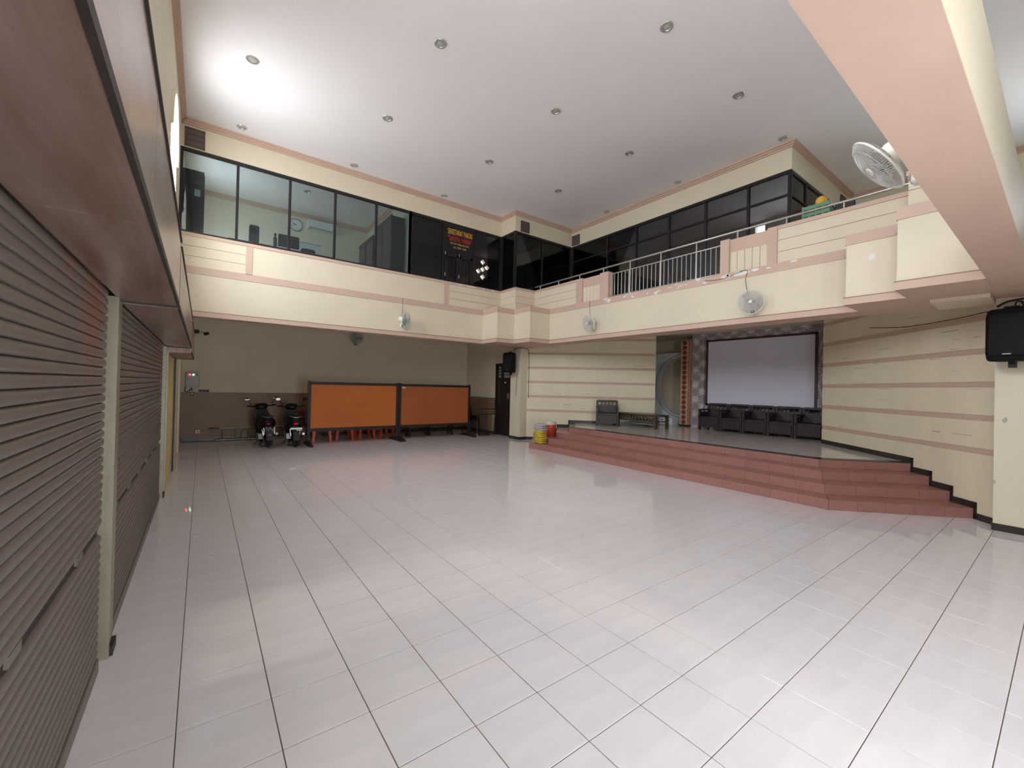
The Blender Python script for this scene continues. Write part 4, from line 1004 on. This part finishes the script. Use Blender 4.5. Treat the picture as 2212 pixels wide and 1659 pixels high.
# ---- moon shaped stage prop
mp_ = empty('moon_gate_prop', (12.72, 7.62, SZ), label='grey white moon gate prop standing beside the dotted pillar', cat='stage prop')
c = (0, 1.27); R1, R2 = .93, 1.18; pts_o = []; pts_i = []
for k in range(33):
    a = PI*.42+PI*1.14*k/32 if False else -PI*.55+PI*1.1*k/32
    pts_i.append((c[0]+R1*math.cos(a), c[1]+R1*math.sin(a)*1.02))
    pts_o.append((c[0]+R1*1.0*math.cos(a)+.07*math.cos(a), c[1]+R1*1.02*math.sin(a)+.07*math.sin(a)))
outer = [(.45, .02), (1.12, .02), (1.12, 2.36), (-.1, 2.40)]
pl_ = MB(); pl_.prism([(-.15, .02)]+[(1.15, .02), (1.15, 2.38), (-.15, 2.38)]+pts_i[::-1], 0, .05, MYZ); pl_.build('prop_board', 'prop_white', mp_)
rg = MB()
for k in range(32): rg.prism([pts_i[k], pts_i[k+1], pts_o[k+1], pts_o[k]], -.12, .0, MYZ)
rg.build('prop_ring', 'prop_edge', mp_)
wbx = empty('white_box', (12.28, 7.90, SZ), label='white carton with hand slots at the foot of the moon gate', cat='box')
MB().bev(-.16, .16, -.24, .24, 0, .23, .006).build('carton', 'plate_white', wbx)
for y in (-.10, .14): MB().box(-.164, -.158, y-.05, y+.05, .15, .17).build('hand_slot', 'black', wbx)
# ---- green crates and yellow sack on the gallery
for k, (x, y, z, a, l) in enumerate(((8.75, 2.72, 3.98, .0, 'green plastic crate at the bottom of the gallery stack'), (8.75, 2.71, 4.34, .0, 'green plastic crate in the middle of the gallery stack'), (8.75, 2.72, 4.70, .0, 'green plastic crate on top of the gallery stack below the yellow sack'))):
    cr_ = empty('plastic_crate', (x, y, z), a, l, 'crate', 'green crates stacked on the gallery')
    W, D, H = .17, .20, .35
    for s in (-1, 1):
        for j in range(3):
            MB().box(s*W-.012, s*W+.012, -D, D, .02+j*.125, .02+j*.125+.06).build('crate_bar', 'crate_green', cr_); MB().box(-W, W, s*D-.012, s*D+.012, .02+j*.125, .02+j*.125+.06).build('crate_bar', 'crate_green', cr_)
        for q in range(5): MB().box(s*W-.008, s*W+.008, -D+q*D/2-.015 if q else -D, -D+q*D/2+.015, .02, H-.01).build('crate_post', 'crate_green', cr_)
    MB().box(-W, W, -D, D, 0, .02).build('crate_floor', 'crate_green', cr_)
sk_ = empty('yellow_sack', (8.76, 2.70, 5.06), label='small yellow sack lying on the green crates', cat='sack')
MB().loft([[(.08*math.cos(2*PI*q/16)*s_, .09*math.sin(2*PI*q/16)*s_, zz) for q in range(16)] for zz, s_ in ((0, .8), (.04, 1.0), (.10, .95), (.14, .6), (.16, .2))]).build('sack_body', 'sack_yellow', sk_, 60)
bx_ = empty('brown_carton', (8.78, 2.31, 3.98), label='brown carton pile beside the green crates on the gallery', cat='carton')
MB().bev(-.2, .2, -.14, .14, 0, .98, .01).build('carton_body', 'wood_dark', bx_); MB().box(-.205, -.2, -.12, .12, .62, .66).build('carton_flap', 'slat_pale', bx_)
# ---- office contents behind the glazing
cl = empty('wall_clock', (2.22, YB, 6.56), label='round white wall clock behind the office glazing', cat='clock')
MB().lathe([(0, 0), (.19, 0), (.20, .02), (.185, .035), (.175, .02), (0, .018)], 32, rot('X', 90)).build('clock_body', 'galvanised', cl, 50)
MB().lathe([(.172, .021), (0, .022)], 32, rot('X', 90)).build('clock_face', 'clock_face', cl)
MB().box(-.008, .008, -.028, -.024, -.02, .11, rot('Y', -65)).build('clock_hand', 'black', cl); MB().box(-.006, .006, -.028, -.024, -.02, .14, rot('Y', -110)).build('clock_hand', 'black', cl)
for k in range(12): MB().box(-.006, .006, -.026, -.022, .135, .16, rot('Y', 30*k)).build('hour_mark', 'black', cl)
ac = empty('air_conditioner', (2.96, YB, 6.50), label='white split air conditioner on the office wall beside clock', cat='air conditioner')
MB().loft([[(x, 0, 0), (x, -.16, .02), (x, -.20, .08), (x, -.19, .28), (x, 0, .29)] for x in (-.42, .42)]).build('unit_case', 'ac_white', ac); MB().box(-.38, .38, -.19, -.17, .015, .05).build('air_flap', 'grey_plastic', ac)
wb_ = empty('whiteboard', (2.62, YB, 5.45), label='small whiteboard low on the office wall under clock', cat='whiteboard')
MB().box(-.32, .32, -.02, 0, 0, .60).build('board_face', 'board_white', wb_); MB().box(-.34, .34, -.03, 0, -.02, .0).build('board_tray', 'galvanised', wb_); MB().box(-.34, .34, -.025, 0, .60, .62).build('board_frame', 'galvanised', wb_)
cb = empty('office_cabinet', (-.22, 11.6, 3.98), label='tall dark cabinet in the office corner by the glazing', cat='cabinet')
MB().box(-.20, .16, -.45, .45, 0, 2.16).build('cabinet_body', 'cabinet_dark', cb)
for s in (-1, 1): MB().box(-.2+.18, .17+.0, s*.22-.2, s*.22+.2, .1, 2.1).build('cabinet_door', 'cabinet_dark', cb)
MB().box(.0, .10, -.457, -.45, 1.62, 1.76).build('paper_label', 'plate_white', cb)
dk = empty('office_desk', (1.5, 11.55, 3.98), label='dark office desk behind the glazing', cat='desk')
MB().bev(-1.1, 1.1, -.32, .32, .86, .90, .005).build('desk_top', 'cabinet_dark', dk)
for x in (-1.0, 1.0): MB().box(x-.05, x+.05, -.3, .3, 0, .86).build('desk_side', 'cabinet_dark', dk)
DZ = 4.88
m1 = empty('computer_monitor', (1.63, 11.5, DZ), label='black computer monitor on the office desk', cat='monitor')
MB().bev(-.23, .23, -.02, .02, .10, .40, .008).build('monitor_case', 'monitor_black', m1); MB().box(-.02, .02, 0, .03, .02, .12).build('monitor_neck', 'monitor_black', m1); MB().box(-.12, .12, -.09, .09, 0, .02).build('monitor_base', 'monitor_black', m1)
s1 = empty('desk_speaker', (.90, 11.5, DZ), label='small black speaker on the office desk by the glazing', cat='speaker')
MB().bev(-.10, .10, -.1, .1, 0, .46, .03).build('speaker_case', 'monitor_black', s1); MB().box(-.07, .07, -.106, -.1, .08, .38).build('speaker_cloth', 'speaker_black', s1)
st = empty('statuette', (1.33, 11.45, DZ), label='small dark praying statuette on the office desk', cat='statue')
MB().lathe([(.05, 0), (.05, .03), (.035, .05), (.045, .14), (.04, .2), (.05, .24), (.03, .28), (.016, .30), (.028, .33), (.02, .37), (0, .385)], 14).build('figure', 'cabinet_dark', st, 50)
pr_ = empty('desk_printer', (2.05, 11.5, DZ), label='low black printer on the office desk', cat='printer')
MB().bev(-.16, .16, -.14, .14, 0, .12, .02).build('printer_case', 'monitor_black', pr_); MB().box(-.12, .12, -.2, -.1, .09, .11).build('paper_tray', 'monitor_black', pr_)
ch = empty('office_chair', (2.95, 12.3, 3.98), label='black office chair back showing above the sill', cat='office chair')
MB().bev(-.26, .26, -.04, .04, .55, 1.02, .03).build('backrest', 'monitor_black', ch); MB().bev(-.25, .25, -.5, 0, .44, .52, .02).build('seat', 'monitor_black', ch); MB().lathe([(.25, 0), (.25, .04), (.03, .06), (.03, .44)], 16, tr(0, -.25, 0)).build('chair_base', 'monitor_black', ch)
for k, (y0, y1, l) in enumerate(((12.55, 13.95, 'glass fronted bookcase against the office partition'), (11.05, 12.45, 'dark wooden cupboard against the office partition beside bookcase'))):
    bc = empty('office_bookcase', (4.398, (y0+y1)/2, 3.98), label=l, cat='bookcase'); h = 2.15 if k == 0 else 2.30; H2 = (y1-y0)/2
    MB().box(-.36, 0, -H2, H2, 0, h).build('case', 'cabinet_dark', bc)
    for q in range(2):
        d = MB().box(-.375, -.36, -H2+q*H2+.02, -H2+(q+1)*H2-.02, .08, h-.06).build('case_door', 'cabinet_dark', bc)
        if k == 0:
            for z in range(4): MB().box(-.380, -.375, -H2+q*H2+.08, -H2+(q+1)*H2-.08, .18+z*.48, .56+z*.48).build('door_pane', 'louver_brown', d)
    MB().box(-.385, -.36, -H2, H2, h-.06, h+.04).build('cornice', 'cabinet_dark', bc)
